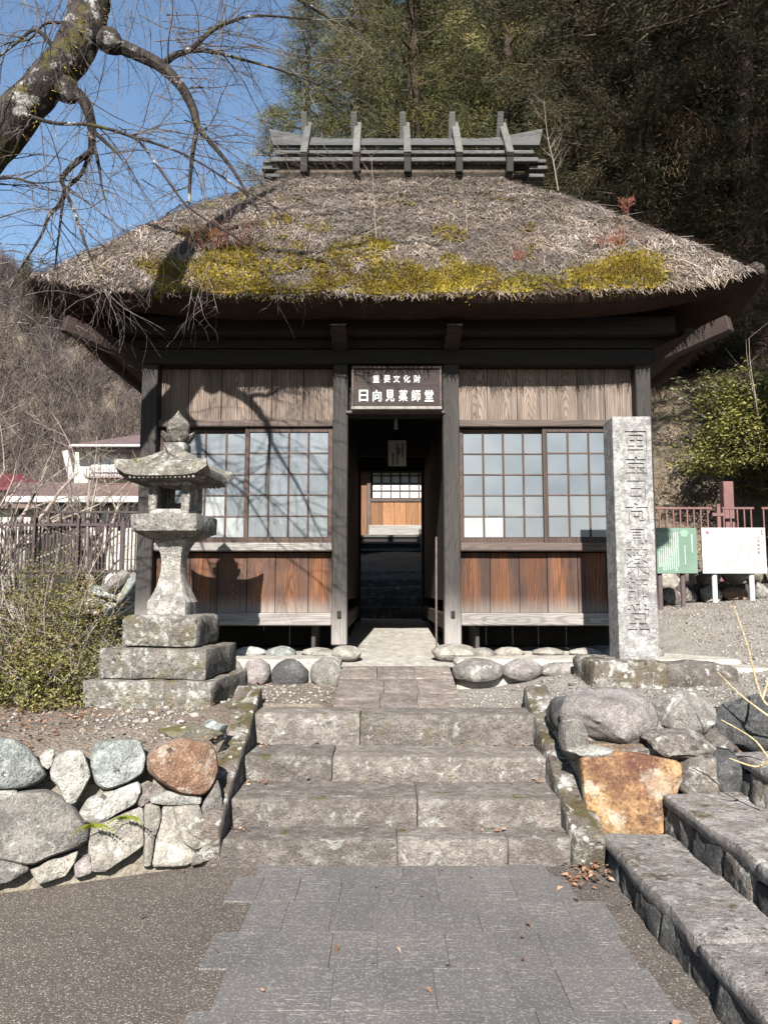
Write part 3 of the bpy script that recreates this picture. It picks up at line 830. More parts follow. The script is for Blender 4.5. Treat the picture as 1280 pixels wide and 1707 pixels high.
# fern and weeds growing in the wall
M_FERN = leafy('fern', [(0, (0.20, 0.24, 0.03)), (1, (0.42, 0.46, 0.07))], 0.5, 0.3, 0.25)
def fern(loc, n, L, label):
    t_ = thing('fern', loc, label, 'fern')
    for k in range(n):
        a = random.Random(k * 3 + n).uniform(-2.9, -0.2) if k % 2 else random.Random(k + 9).uniform(-2.6, -.5)
        d = Vector((math.cos(a), math.sin(a) * .7, 0.35)); mb = MB(); pr = None
        l = L * (0.6 + 0.4 * ((k * 37) % 10) / 10)
        for s_ in range(9):
            f = s_ / 8; p = Vector(loc) + d * (l * f) + Vector((0, 0, -0.55 * l * f * f))
            w = 0.16 * l * (1 - f) + .004
            sd_ = d.cross(Vector((0, 1, .3))).normalized()
            for sg in (-1, 1):
                q = p + sd_ * (w * sg) + d * (w * .35); r2 = 0.022 * l / .2
                mb.add([p, p + d * r2 + Vector((0, 0, .002)), q], [(0, 1, 2)], rnd=(k * .17 + .2) % 1)
        mb.build('frond', M_FERN, t_)
q = onplane(152, 1375, p0, wnrm); fern(q + wnrm * .12, 7, 0.17, 'yellow green fern sprouting from a crack low in the left wall')
q = onplane(205, 1362, p0, wnrm); fern(q + wnrm * .11, 8, 0.17, 'fern with drooping fronds under the pale stone of the left wall')
M_WEED = leafy('weed', [(0, (0.05, 0.075, 0.02)), (1, (0.16, 0.2, 0.05))], 0.55, 0.3, 0.2)
def weed(c, r, n, label, seed=0):
    g = np.random.default_rng(seed); P = np.array(c) + g.normal(0, 1, (n, 3)) * np.array([r, r, r * .45]); P[:, 2] = c[2] + np.abs(P[:, 2] - c[2])
    s_ = g.uniform(.012, .026, n)[:, None] * np.ones((n, 3))
    o = inst('weed', scatter_mesh('weed', LEAF_V, LEAF_F, P - np.array(c), s_, rot_mats(g, n, .8), M_WEED, g), None, c); tag(o, label, 'weed')
weed(onz(48, 1476, 0.0), 0.035, 90, 'small green weed at the foot of the left wall', 1)
weed(onz(500, 1424, 0.01), 0.014, 22, 'tiny yellow green weed at the bottom step', 2)
weed(onz(1228, 1690, 0.0) + Vector((.02, 0, .03)), 0.028, 50, 'green weed between the lowest right hand step stones', 3)
# ------------------------------------------------------------------ boulder wall right of the stairs
rb = thing('boulder_wall', (1.6, 4.9, 0), 'boulder wall right of the steps with a big ochre slab under a round boulder', 'stone wall')
pn = Vector((-0.05, -1, 0.12)).normalized(); pp0 = Vector((1.5, 4.62, 0.1))
poly = [onplane(x, y, pp0, pn) for x, y in [(966, 1262), (975, 1252), (1060, 1254), (1138, 1270), (1135, 1300), (1125, 1340), (1120, 1385), (1085, 1400), (1030, 1405), (985, 1410), (975, 1345)]]
vs, fs = slab_stone(poly, pn, 0.2, 0.022, 5, 44, 0.012); mb = MB(); mb.add(vs, fs)
mb.build('stone', M_ROCKS['ochre'], rb, True, origin=sum(poly, Vector()) / len(poly))
def bl(mk, px, py, Y, w, h, d, seed, rz=0.0, facets=7, tilt=0.0, amp=.2):
    return boulder(rb, 'stone', mk, at(px, py, Y), (w, d, h), seed, 4 if w > .4 else 3, amp, rz, facets, tilt)
bl('purple', 1010, 1197, 5.02, 0.60, 0.42, 0.55, 101, .2, 4, .12, .16)
bl('grey', 1132, 1192, 5.05, 0.44, 0.30, 0.5, 102, -.2, 8)
bl('dark', 940, 1192, 5.2, 0.20, 0.36, 0.5, 103, .3)
bl('grey', 955, 1235, 4.95, 0.16, 0.34, 0.4, 104, .1)
bl('brown', 1130, 1240, 4.85, 0.50, 0.22, 0.4, 105, .1)
bl('brown', 1190, 1235, 4.95, 0.26, 0.22, 0.4, 106, 0)
bl('dark', 1250, 1205, 4.9, 0.50, 0.34, 0.55, 107, .2)
bl('grey', 1285, 1180, 5.3, 0.5, 0.24, 0.5, 117, .2)
bl('brown', 1160, 1290, 4.75, 0.34, 0.26, 0.4, 108, .1)
bl('dark', 1205, 1290, 4.72, 0.26, 0.3, 0.4, 109, .1)
bl('brown', 1075, 1245, 4.95, 0.5, 0.12, 0.4, 110, .1)
bl('pale', 985, 1252, 4.78, 0.3, 0.07, 0.25, 112, .1)
mb = MB(); mb.b2((1.27, 4.82, -0.05), (3.2, 5.3, 0.62)); mb.build('earth_core', M_DIRT, rb)

# ------------------------------------------------------------------ side stairs climbing to the right
ss = thing('side_steps', (1.7, 3.2, 0), 'broad rough stone steps climbing to the right of the slate paving', 'stairs')
xk = [1.22, 1.60, 2.06, 2.52, 3.0]; zk = [0.0, 0.185, 0.385, 0.60, 0.80, 0.98]
srnd = random.Random(12)
for k in range(4):
    y1 = [4.56, 4.62, 4.74, 4.76][k]; y0 = 1.3
    ys_ = [y1]
    y = y1
    lens = [1.38, 1.3, 1.2] if k == 0 else [0.95 + .2 * k, 1.3, 1.2]
    for L in lens: ys_.append(max(y0, ys_[-1] - L))
    for a, b in zip(ys_[1:], ys_):
        if b - a < .1: continue
        c = Vector((xk[k] + 0.31, (a + b) / 2, zk[k + 1] - 0.04))
        vs, fs = hewn((0.60, b - a - 0.01, 0.08), (7, 14, 2), 0.03, 0.017, 3.2, k * 7 + int(a * 10))
        mb = MB(); mb.add([v + c for v in vs], fs); mb.build('tread', M_ROCKS['tread'], ss, True, origin=c)
    y = y1 - 0.02; i = 0                        # rough face stones under the edge
    while y > y0:
        w = srnd.uniform(0.2, 0.42); top = zk[k + 1] - srnd.uniform(0.04, 0.09); bot = zk[k] - 0.03
        x = xk[k] + 0.03
        lean = srnd.uniform(-.09, .09)
        poly = [Vector((x, y - w + .008, bot)), Vector((x, y - .008, bot)), Vector((x + .02, y - .008 + lean * .5, top)), Vector((x + .02, y - w * .5, top + srnd.uniform(-.03, .02))), Vector((x + .02, y - w + .008 + lean * .6, top))]
        vs, fs = slab_stone(poly, (-1, 0, .1), 0.15, srnd.uniform(.02, .05), k * 31 + i, 22, 0.014)
        mb = MB(); mb.add(vs, fs); mb.build('stone', M_ROCKS[srnd.choice(['riser', 'riser', 'dark', 'brown' if k else 'riser'])], ss, True, origin=sum(poly, Vector()) / 5)
        y -= w; i += 1
    mb = MB(); mb.b2((xk[k] + .07, y0, -.05), (xk[k] + .6, y1 - .05, zk[k + 1] - .10)); mb.build('earth_core', M_DIRT, ss)
# ------------------------------------------------------------------ text
def text_verts(ch, bold=0.0, extrude=0.0):
    cu = bpy.data.curves.new('t', 'FONT'); cu.body = ch; cu.size = 1; cu.offset = bold; cu.extrude = extrude; cu.resolution_u = 2
    ob = bpy.data.objects.new('t', cu); COL.objects.link(ob)
    dg = bpy.context.evaluated_depsgraph_get()
    me = bpy.data.meshes.new_from_object(ob.evaluated_get(dg))
    V = [v.co.copy() for v in me.vertices]; Fc = [tuple(p.vertices) for p in me.polygons]
    bpy.data.objects.remove(ob); bpy.data.curves.remove(cu); bpy.data.meshes.remove(me)
    return V, Fc
def glyph(mb, ch, cx, cz, w, h, y, depth, bold=0.02, face=-1):
    """character standing in the x-z plane at depth y, filling w by h, facing the viewer"""
    V, Fc = text_verts(ch, bold, 0.5)
    lo = [min(v[i] for v in V) for i in range(3)]; hi = [max(v[i] for v in V) for i in range(3)]
    out = []
    for v in V:
        out.append((cx + ((v.x - lo[0]) / (hi[0] - lo[0]) - .5) * w, y - (v.z / 1.0) * depth, cz + ((v.y - lo[1]) / (hi[1] - lo[1]) - .5) * h))
    mb.add(out, Fc)
# ------------------------------------------------------------------ the thatched front hall
YW = 7.75
Z = lambda py, Y=YW: zat(py, Y)
XL0, XL1 = at(236, 800, YW).x, at(262, 800, YW).x
XD0, XD1 = at(555, 800, YW).x, at(580, 800, YW).x
XD2, XD3 = at(738, 800, YW).x, at(765, 800, YW).x
XR0, XR1 = at(1060, 800, YW).x, at(1085, 800, YW).x
XC = (XL0 + XR1) / 2
YB = 12.25
hall = thing('thatched_hall', (XC, 10.0, 0.9), 'old wooden hall with a mossy thatched roof and a passage through its middle', 'hall')

def part(name, m, lo, hi, ch=0.006, parent=hall, origin=None):
    mb = MB(); mb.b2(lo, hi, ch)
    o = origin or ((lo[0] + hi[0]) / 2, (lo[1] + hi[1]) / 2, lo[2])
    return mb.build(name, m, parent, origin=o)
ZP0, ZTOP = Z(1073), Z(606)
for (a, b) in ((XL0, XL1), (XD0, XD1), (XD2, XD3), (XR0, XR1)):
    part('post', W_POST, (a, 7.66, ZP0 - .01), (b, 7.84, Z(575)), 0.01)
for (a, b) in ((XL0, XL1), (XR0, XR1)):
    for y in (9.25, 10.75): part('post', W_POST, (a, y - .08, ZP0 - .05), (b, y + .08, Z(575)), 0.01)
for (a, b) in ((XL0, XL1), (XD0, XD1), (XD2, XD3), (XR0, XR1)):
    part('post', W_DARKZ, (a, YB - .08, .95), (b, YB + .08, Z(575)), 0.01)
# head beams, tie beams
part('head_beam', W_DARK, (XL0 - .1, 7.63, Z(612)), (XR1 + .1, 7.90, Z(588)))
part('wall_plate', W_DARK, (XL0 - .28, 7.64, Z(586)), (XR1 + .28, 7.92, Z(556)))
part('eaves_purlin', W_DARK, (XC - 2.78, 7.44, Z(556, 7.45)), (XC + 2.78, 7.57, Z(527, 7.45)), .01)
part('rear_beam', W_DARK, (XL0 - .1, YB - .1, 3.45), (XR1 + .1, YB + .1, 3.75))
for x0 in ((XL0), (XR1)):
    part('side_plate', W_DARKY, (x0 - .1, 7.93, Z(586)), (x0 + .1, YB + .2, Z(556)))
for sx in (-1, 1):
    x = XC + sx * 2.95
    mb = MB(); mb.beam((x, 7.5, 4.1), (x, 12.5, 4.1), .13, .15); mb.build('side_purlin', W_DARKY, hall)
    # diagonal corner cantilever
    cx = XL0 if sx < 0 else XR1
    mb = MB(); mb.beam((cx - sx * .1, 7.85, 3.88), (cx + sx * .60, 7.15, 4.10), .11, .16, .01)
    mb.build('corner_cantilever', W_DARKY, hall)
    mb = MB(); mb.beam((cx, 7.76, Z(590)), (cx + sx * .13, 7.76, Z(586)), .12, .14, .02); mb.build('beam_nose', W_PALE, hall)
# brackets over the door posts
for (a, b) in ((XD0, XD1), (XD2, XD3)):
    c = (a + b) / 2
    mb = MB()
    zb, zt = Z(572, 7.4), Z(544, 7.2)
    prof = [(7.68, zb - .02), (7.40, zb + .01), (7.24, zb + .06), (7.17, zb + .12), (7.16, zt), (7.68, zt)]
    w = .075
    vs = [(c - w, y, z) for y, z in prof] + [(c + w, y, z) for y, z in prof]; n = len(prof)
    mb.add(vs, [tuple(range(n)), tuple(range(2 * n - 1, n - 1, -1))] + [(i, n + i, n + (i + 1) % n, (i + 1) % n) for i in range(n)])
    mb.build('bracket', W_DARKY, hall)
# wedge pegs on the door posts
for (a, b) in ((XD0, XD1), (XD2, XD3)):
    c = (a + b) / 2; part('peg', W_DARK, (c - .02, 7.645, Z(1030)), (c + .02, 7.70, Z(1018)), .004)

def planks(xa, xb, z0, z1, m, edges, y=7.80, parent=hall, th=.03):
    for i, (a, b) in enumerate(zip(edges, edges[1:])):
        part('plank', m, (a + .0025, y + random.Random(i * 3 + int(a * 50)).uniform(-.004, .004), z0), (b - .0025, y + th, z1), .004, parent)
ZU0, ZU1 = Z(700), Z(613)
ed = [at(x, 660, YW).x for x in (764, 813, 863, 913, 964, 1010, 1061)]; ed[0], ed[-1] = XD3, XR0
planks(XD3, XR0, ZU0, ZU1, W_UP, ed)
ed = [at(x, 660, YW).x for x in (262, 313, 368, 419, 452, 505, 556)]; ed[0], ed[-1] = XL1, XD0
planks(XL1, XD0, ZU0, ZU1, W_UP, ed)
ZL0, ZL1 = Z(1022), Z(921)
ed = [at(x, 970, YW).x for x in (765, 818, 867, 914, 965, 1013, 1061)]; ed[0], ed[-1] = XD3, XR0
planks(XD3, XR0, ZL0, ZL1, W_LOW, ed)
ed = [at(x, 970, YW).x for x in (262, 314, 361, 410, 458, 513, 555)]; ed[0], ed[-1] = XL1, XD0
planks(XL1, XD0, ZL0, ZL1, W_LOW, ed)
for (a, b) in ((XL1, XD0), (XD3, XR0)):
    part('window_lintel', W_RAIL, (a + .002, 7.72, Z(712)), (b - .002, 7.86, Z(700.5)), .008)
    part('window_sill', W_PALE if a < 0 else W_RAIL, (a + .002, 7.69, Z(919)), (b - .002, 7.88, Z(905)), .01)
    part('bottom_rail', W_PALE, (a + .002, 7.72, Z(1043)), (b - .002, 7.86, Z(1022)), .012)
    part('inner_wall', W_DARK, (a, 8.6, .95), (b, 8.64, 3.9))

# sliding windows, 4 by 5 panes each
def glass(name, c1, c2, slats=0.0):
    t = NT(name); v = t.obj()
    n1 = t.noise(v, 1.6, 3, 0.5)
    c = t.mix(t.ramp(n1, .35, .65), c1, c2)
    if slats:
        sp = t.n('SeparateXYZ'); t.l(t.n('TexCoord').outputs['Object'], sp.inputs[0])
        w = t.math('SINE', t.math('MULTIPLY', sp.outputs[2], 320))
        c = t.mix(t.ramp(w, .2, 1, 0, slats), c, tuple(x * .6 for x in c1))
    t.b.inputs['Coat Weight'].default_value = 0.3; t.b.inputs['Coat Roughness'].default_value = 0.03
    return t.done(c, 0.4, 0.4)
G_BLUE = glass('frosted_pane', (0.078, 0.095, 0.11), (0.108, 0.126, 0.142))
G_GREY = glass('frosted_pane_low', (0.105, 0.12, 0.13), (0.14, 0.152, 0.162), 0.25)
G_WHITE = glass('painted_reflection_pane', (0.23, 0.245, 0.245), (0.30, 0.31, 0.30), 0.15)  # whiter base colour stands in for bright reflections on a few low panes
ZS0, ZS1 = Z(905), Z(713)
def sash(xa, xb, y, seed, whites=()):
    w, h = xb - xa, ZS1 - ZS0 - .006
    mb = MB(); st, tr, br, d = .045, .042, .055, .034
    o = Vector((xa, y, ZS0 + .002))
    mb.b2((0, 0, 0), (st, d, h), .004); mb.b2((w - st, 0, 0), (w, d, h), .004)
    mb.b2((st, .002, h - tr), (w - st, d - .002, h), .004); mb.b2((st, .002, 0), (w - st, d - .002, br), .004)
    s_ = inst('window_sash', mb.mesh('window_sash', W_SASH), hall, o - ORG[hall.name])
    pw, ph = (w - 2 * st) / 4, (h - tr - br) / 5
    mv = MB(); mv.b2((-.010, 0.003, br), (.010, .028, h - tr), .003); mvm = mv.mesh('muntin', W_SASH)
    mh = MB(); mh.b2((st, .006, -.008), (w - st, .024, .008), .003); mhm = mh.mesh('muntin', W_RAIL)
    for i in range(1, 4): inst('muntin', mvm, s_, (st + pw * i, 0, 0))
    for j in range(1, 5): inst('muntin', mhm, s_, (0, 0, br + ph * j))
    gm = {}
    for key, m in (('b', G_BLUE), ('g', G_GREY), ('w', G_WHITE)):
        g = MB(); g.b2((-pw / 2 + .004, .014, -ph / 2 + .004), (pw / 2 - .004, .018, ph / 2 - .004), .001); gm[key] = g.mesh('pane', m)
    for i in range(4):
        for j in range(5):
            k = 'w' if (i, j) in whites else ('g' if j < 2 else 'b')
            rr = random.Random(seed * 100 + i * 10 + j)
            inst('pane', gm[k], s_, (st + pw * (i + .5), 0, br + ph * (j + .5)), (rr.uniform(-.006, .006), 0, rr.uniform(-.006, .006)))
mL = at(409, 800, YW).x; mR = at(907, 800, YW).x
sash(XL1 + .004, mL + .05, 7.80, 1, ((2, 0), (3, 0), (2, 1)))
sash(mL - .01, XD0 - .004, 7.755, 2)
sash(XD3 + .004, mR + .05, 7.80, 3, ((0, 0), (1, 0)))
sash(mR - .01, XR0 - .004, 7.755, 4)

# side and rear walls
for sx, x in ((-1, XL0 + .06), (1, XR1 - .06)):
    ye = list(np.linspace(7.9, YB, 18))
    for a, b in zip(ye, ye[1:]):
        part('plank', W_DARKZ, (x - .015, a + .003, 1.2), (x + .015, b - .003, 3.62), .003)
for (a, b) in ((XL1, XD0), (XD3, XR0)):
    part('rear_wall', W_DARKZ, (a, YB - .02, 1.2), (b, YB + .02, 3.6))
# passage: dark board walls, rails, ceiling
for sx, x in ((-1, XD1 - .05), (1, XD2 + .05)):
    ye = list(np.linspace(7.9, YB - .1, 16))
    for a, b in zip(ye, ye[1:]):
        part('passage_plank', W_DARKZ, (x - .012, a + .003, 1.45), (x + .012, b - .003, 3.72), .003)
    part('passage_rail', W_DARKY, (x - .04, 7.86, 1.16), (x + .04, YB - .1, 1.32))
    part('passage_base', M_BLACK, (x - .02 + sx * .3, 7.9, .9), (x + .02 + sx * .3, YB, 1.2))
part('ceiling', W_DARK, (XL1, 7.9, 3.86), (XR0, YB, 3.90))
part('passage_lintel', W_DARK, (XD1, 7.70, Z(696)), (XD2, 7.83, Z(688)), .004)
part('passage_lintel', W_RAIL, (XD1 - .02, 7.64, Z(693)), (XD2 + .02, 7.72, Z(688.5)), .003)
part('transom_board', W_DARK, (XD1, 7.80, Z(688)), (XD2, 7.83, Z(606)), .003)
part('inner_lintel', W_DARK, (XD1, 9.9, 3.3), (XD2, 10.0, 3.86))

# ------------------------------------------------------------------ platform, post stones, passage floor
plat = thing('hall_platform', (XC, 9.8, .6), 'low cobble edged concrete platform under the thatched hall', 'platform')
for (a, b, yf) in ((XL0 - .5, -.40, 7.12), (.66, XR1 + .55, 7.10)):
    mb = MB(); mb.b2((a, yf, .55), (b, 12.7, .925), .03); mb.build('concrete_top', M_CONC, plat)
front = [(-.02, 'purple', 405, 450, 1098, 1143), (0, 'dark', 452, 514, 1100, 1146), (.02, 'grey', 518, 572, 1097, 1147),
         (0, 'grey', 756, 838, 1098, 1136), (0, 'purple', 838, 902, 1099, 1133), (0, 'grey', 902, 985, 1101, 1132), (0, 'brown', 985, 1060, 1104, 1135), (0, 'grey', 360, 404, 1098, 1140), (0, 'tan', 315, 360, 1098, 1140)]
for i, (dy, mk, x0, x1, y0, y1) in enumerate(front):
    c = at((x0 + x1) / 2, (y0 + y1) / 2 + 2, 7.08 + dy); w = (x1 - x0) * 7.05 / F * 1.0; h = (y1 - y0) * 7.05 / F * 1.12
    vs, fs = rock((w * 1.04, .3, h), 200 + i, 3, .12, 5, .8); mb = MB(); mb.add([v + c for v in vs], fs); mb.build('stone', M_ROCKS[mk], plat, True, origin=c)
for i, (px, py, w, h, d, mk) in enumerate([(577, 1090, .30, .17, .42, 'tan'), (540, 1093, .3, .13, .3, 'tan'), (757, 1089, .46, .19, .42, 'tan'), (800, 1092, .3, .15, .3, 'grey'), (249, 1090, .36, .2, .4, 'tan'), (1073, 1090, .36, .2, .4, 'tan')]):
    c = at(px, py, 7.62); vs, fs = rock((w, d, h), 230 + i, 3, .08, 3, .85); mb = MB(); mb.add([v + c for v in vs], fs); mb.build('post_stone', M_ROCKS[mk], plat, True, origin=c)
for i in range(13):
    x = -2.1 + i * .37 + random.Random(i).uniform(-.05, .05)
    if -.55 < x < .85: continue
    c = Vector((x, 7.66, .945)); vs, fs = rock((.33, .2, random.Random(i + 3).uniform(.09, .15)), 250 + i, 2, .1, 4, .8); mb = MB(); mb.add([v + c for v in vs], fs)
    mb.build('edging_stone', M_ROCKS[['tan', 'orange', 'pale', 'green', 'tan'][i % 5]] if i % 5 != 1 else M_ROCKS['tan'], plat, True, origin=c)
mb = MB()                                                    # concrete floor of the passage, rising gently
vv, ff = [], []
Yf = [7.17, 7.4, 7.8, 8.4, 9.2, 10.2, 11.3, 12.6]
for j, y in enumerate(Yf):
    for i, x in enumerate(np.linspace(-.44, .70, 6)):
        vv.append((x, y, .853 + (y - 7.17) * .046 + .012 * mnoise.noise(Vector((x * 3, y * 3, 0)))))
for j in range(len(Yf) - 1):
    for i in range(5):
        k = j * 6 + i; ff.append((k, k + 1, k + 7, k + 6))
mb.add(vv, ff); mb.build('passage_floor', M_CONC, plat, True)
# flat concrete apron beyond the pillar
mb = MB(); mb.b2((2.55, 6.75, .62), (3.35, 8.3, .885), .03); mb.build('apron', M_CONC, plat)

# ------------------------------------------------------------------ thatch
M_CUT = None
def thatch_mats():
    t = NT('thatch_top'); v = t.obj(False)
    n1 = t.noise(v, 2.4, 5, 0.65); n2 = t.noise(t.map(v, (18, 18, 18)), 1.0, 6, 0.75); n3 = t.noise(v, 70, 3, 0.7)
    c = t.mix(t.ramp(n1, .35, .65), (0.13, 0.105, 0.08), (0.19, 0.155, 0.125))
    c = t.mix(t.ramp(n2, .4, .65, 0, .8), c, (0.05, 0.04, 0.03))
    t.bump(t.math('ADD', n2, n3), 1.0, 0.04)
    top = t.done(c, 0.95, .1)
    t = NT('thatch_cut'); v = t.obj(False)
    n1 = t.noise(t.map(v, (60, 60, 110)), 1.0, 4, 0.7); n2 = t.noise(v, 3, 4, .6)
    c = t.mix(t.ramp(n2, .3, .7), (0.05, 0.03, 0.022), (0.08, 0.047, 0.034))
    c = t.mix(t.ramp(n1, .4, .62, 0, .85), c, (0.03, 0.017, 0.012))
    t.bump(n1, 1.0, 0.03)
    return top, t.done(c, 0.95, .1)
M_THATCH, M_CUT = thatch_mats()
def straw_mat():
    t = NT('straw'); v = t.obj(False); a = t.attr()
    c = t.cramp(a, [(0, (0.06, 0.047, 0.04)), (.3, (0.15, 0.118, 0.10)), (.7, (0.27, 0.222, 0.195)), (1, (0.43, 0.37, 0.335))])
    big = t.noise(v, 1.1, 5, .65); b2 = t.noise(v, 3.4, 5, .65)
    c = t.mix(t.ramp(b2, .42, .66, 0, .55), c, t.mix(a, (0.05, 0.035, 0.02), (0.30, 0.215, 0.125)))
    c = t.scale_col(c, t.math('MULTIPLY', t.ramp(big, .32, .68, .55, 1.3), t.ramp(b2, .3, .5, .6, 1.1)))
    return t.done(c, .8, .2)
M_STRAW = straw_mat()
HX, HY0, HY1, YR, RH = 3.5, 6.9, 13.1, 10.0, 1.48
ZE, HR = zat(489, 6.9), 7.02 - zat(489, 6.9)
NR, NS = 26, 132
def lift(u, w, t): return
def roof_pt(s, t):
    """s in 0..1 round the eaves, t 0 at the eaves and 1 at the ridge"""
    a = 2 * math.pi * s
    cx_, sy_ = math.cos(a), math.sin(a)
    # square-ish ring
    p = 70.0
    k = (abs(cx_) ** p + abs(sy_) ** p) ** (-1 / p)
    ux, uy = cx_ * k, sy_ * k
    corner = (min(abs(ux), abs(uy)) / max(abs(ux), abs(uy))) if max(abs(ux), abs(uy)) > 0 else 0
    hx = HX + (RH - HX) * t; hy = (HY1 - HY0) / 2 * (1 - t) + .26 * t
    x = XC + ux * hx; y = YR + uy * hy
    z = ZE + HR * (t + .055 * math.sin(math.pi * t))
    up = (0.25 if ux > 0 else 0.16) * (corner ** 5) * (1 - t) ** 2.2
    edge = abs(ux) ** 6 if abs(uy) > abs(ux) else abs(uy) ** 6
    z += up + .05 * edge * (1 - t) ** 2
    return Vector((x, y, z))
rv, rf, rm = [], [], []
def ring(fn):
    b = len(rv)
    for k in range(NS): rv.append(fn(k / NS))
    return b
def bump3(p, amp): return amp * (nz(p, 1.3, 2) + .6 * nz(p, 3.7, 5))
rings = []
for j in range(NR + 1):
    t_ = j / NR
    def fn(s, t_=t_):
        p = roof_pt(s, t_); return (p.x, p.y, p.z + bump3(p, .045))
    rings.append(ring(fn))
def lower(dx, dz, am):
    def fn(s):
        p = roof_pt(s, 0); c = Vector((XC, YR, 0)); ax = (HX - dx) / HX; ay = ((HY1 - HY0) / 2 - dx) / ((HY1 - HY0) / 2)
        return (XC + (p.x - XC) * ax, YR + (p.y - YR) * ay, p.z + dz + bump3(p * 1.7, am))
    return fn
u_rings = [ring(lower(.02, -.035, .01)), ring(lower(.10, -.085, .014)), ring(lower(.22, -.145, .016)), ring(lower(.42, -.10, .012)), ring(lower(.8, .05, .01)), ring(lower(1.05, .16, 0))]
def stitch(a, b, mi):
    for k in range(NS):
        k2 = (k + 1) % NS; rf.append((a + k, a + k2, b + k2, b + k)); rm.append(mi)
for a, b in zip(rings, rings[1:]): stitch(a, b, 0)
seq = [rings[0]] + u_rings
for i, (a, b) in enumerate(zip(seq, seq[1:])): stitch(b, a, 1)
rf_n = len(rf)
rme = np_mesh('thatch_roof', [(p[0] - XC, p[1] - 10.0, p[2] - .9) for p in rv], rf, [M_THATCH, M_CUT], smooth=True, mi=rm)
roof = inst('thatch_roof', rme, hall)
mb = MB(); mb.b2((XC - RH, YR - .2, 6.7), (XC + RH, YR + .2, 7.06), .05); mb.build('roof_crest', M_THATCH, roof)

# straw, laid down the slope
RV = np.array(rv)
top_f = np.array([f for f, m in zip(rf, rm) if m == 0])
A, B, C_, D = (RV[top_f[:, i]] for i in range(4))
area = (np.linalg.norm(np.cross(B - A, C_ - A), axis=1) + np.linalg.norm(np.cross(C_ - A, D - A), axis=1)) / 2
cen = (A + B + C_ + D) / 4
wgt = area * np.where(cen[:, 1] < 10.2, 1.0, 0.12)
def sample_roof(n, extra=None):
    w = wgt if extra is None else wgt * extra(cen)
    i = rng.choice(len(top_f), n, p=w / w.sum())
    u, v = rng.uniform(0, 1, (2, n, 1))
    P = (A[i] * (1 - u) + B[i] * u) * (1 - v) + (D[i] * (1 - u) + C_[i] * u) * v
    N = np.cross(B[i] - A[i], D[i] - A[i]); N /= np.linalg.norm(N, axis=1)[:, None]; N *= np.sign(N[:, 2:3])
    return P, N
def noise_at(P, s, seed): return np.array([nz(p, s, seed) for p in P])
def downs(N):
    d = np.stack([N[:, 0], N[:, 1], np.zeros(len(N))], 1); g = N * N[:, 2:3] - np.array([[0, 0, 1]]); g /= np.linalg.norm(g, axis=1)[:, None]
    return g
def strands(n, lmin, lmax, wmin, wmax, spread, lift_, extra=None, sink=.01):
    P, N = sample_roof(n, extra); g = downs(N); s = np.cross(N, g)
    tuft = noise_at(P * np.array([[1, .55, .55]]), 9.0, 41) * .6 + noise_at(P, 21.0, 43) * .4
    P = P + N * (tuft[:, None] * .035)
    ang = rng.normal(0, spread, n)[:, None]
    d = g * np.cos(ang) + s * np.sin(ang)
    d = d + N * rng.normal(lift_, abs(lift_) * 1.0 + .04, (n, 1)); d /= np.linalg.norm(d, axis=1)[:, None]
    w = np.cross(d, N); w /= np.linalg.norm(w, axis=1)[:, None]
    L = rng.uniform(lmin, lmax, (n, 1)); W = rng.uniform(wmin, wmax, (n, 1))
    p0 = P - N * sink + N * rng.uniform(0, .03, (n, 1)); p1 = p0 + d * L
    V = np.stack([p0 - w * W, p0 + w * W, p1 + w * W * .5, p1 - w * W * .5], 1) - np.array([XC, 10.0, .9])
    Fc = np.arange(n * 4).reshape(-1, 4)
    return V.reshape(-1, 3), Fc, np.repeat(np.clip(rng.beta(2, 2, n) + tuft * .35, 0, 1), 4)
V, Fc, r_ = strands(90000, .04, .15, .002, .0045, .42, .12)
o = inst('straw', np_mesh('straw', V, Fc, M_STRAW, r_), roof); tag(o, kind='stuff')
V, Fc, r_ = strands(1500, .15, .4, .002, .004, .9, .05, lambda c: (c[:, 2] > ZE + .35) * 1.0)
o = inst('loose_straw', np_mesh('loose_straw', V, Fc, M_STRAW, np.clip(r_ + .25, 0, 1)), roof); tag(o, kind='stuff')
# ragged fringe hanging over the cut edge
n = 12000
S = rng.uniform(0.5, 1.0, n); P = np.array([tuple(roof_pt(s, rng.uniform(0, .02))) for s in S])
out = np.stack([P[:, 0] - XC, (P[:, 1] - YR) * 1.0, np.zeros(n)], 1)
fr = np.abs(out[:, 1]) / 3.1 > np.abs(out[:, 0]) / 3.33
dirn = np.where(fr[:, None], np.array([[0, -1, 0]]), np.stack([np.sign(out[:, 0]), np.zeros(n), np.zeros(n)], 1))
d = dirn * rng.uniform(.2, 1.0, (n, 1)) + np.array([[0, 0, -1.0]]) * rng.uniform(.2, 1.1, (n, 1)) + rng.normal(0, .25, (n, 3)); d /= np.linalg.norm(d, axis=1)[:, None]
w = np.cross(d, np.array([[.3, .5, .8]])); w /= np.linalg.norm(w, axis=1)[:, None]; W = rng.uniform(.0018, .004, (n, 1)); L = rng.uniform(.01, .04, (n, 1)) + .025 * np.clip(noise_at(P, 3.0, 3), 0, 1)[:, None]
P = P - dirn * .05 + np.array([[0, 0, 0.0]]) ; p1 = P + d * L
V = np.stack([P - w * W, P + w * W, p1 + w * W * .4, p1 - w * W * .4], 1) - np.array([XC, 10.0, .9])
o = inst('straw_fringe', np_mesh('straw_fringe', V.reshape(-1, 3), np.arange(n * 4).reshape(-1, 4), M_STRAW, np.repeat(rng.beta(2, 3, n), 4)), roof); tag(o, kind='stuff')

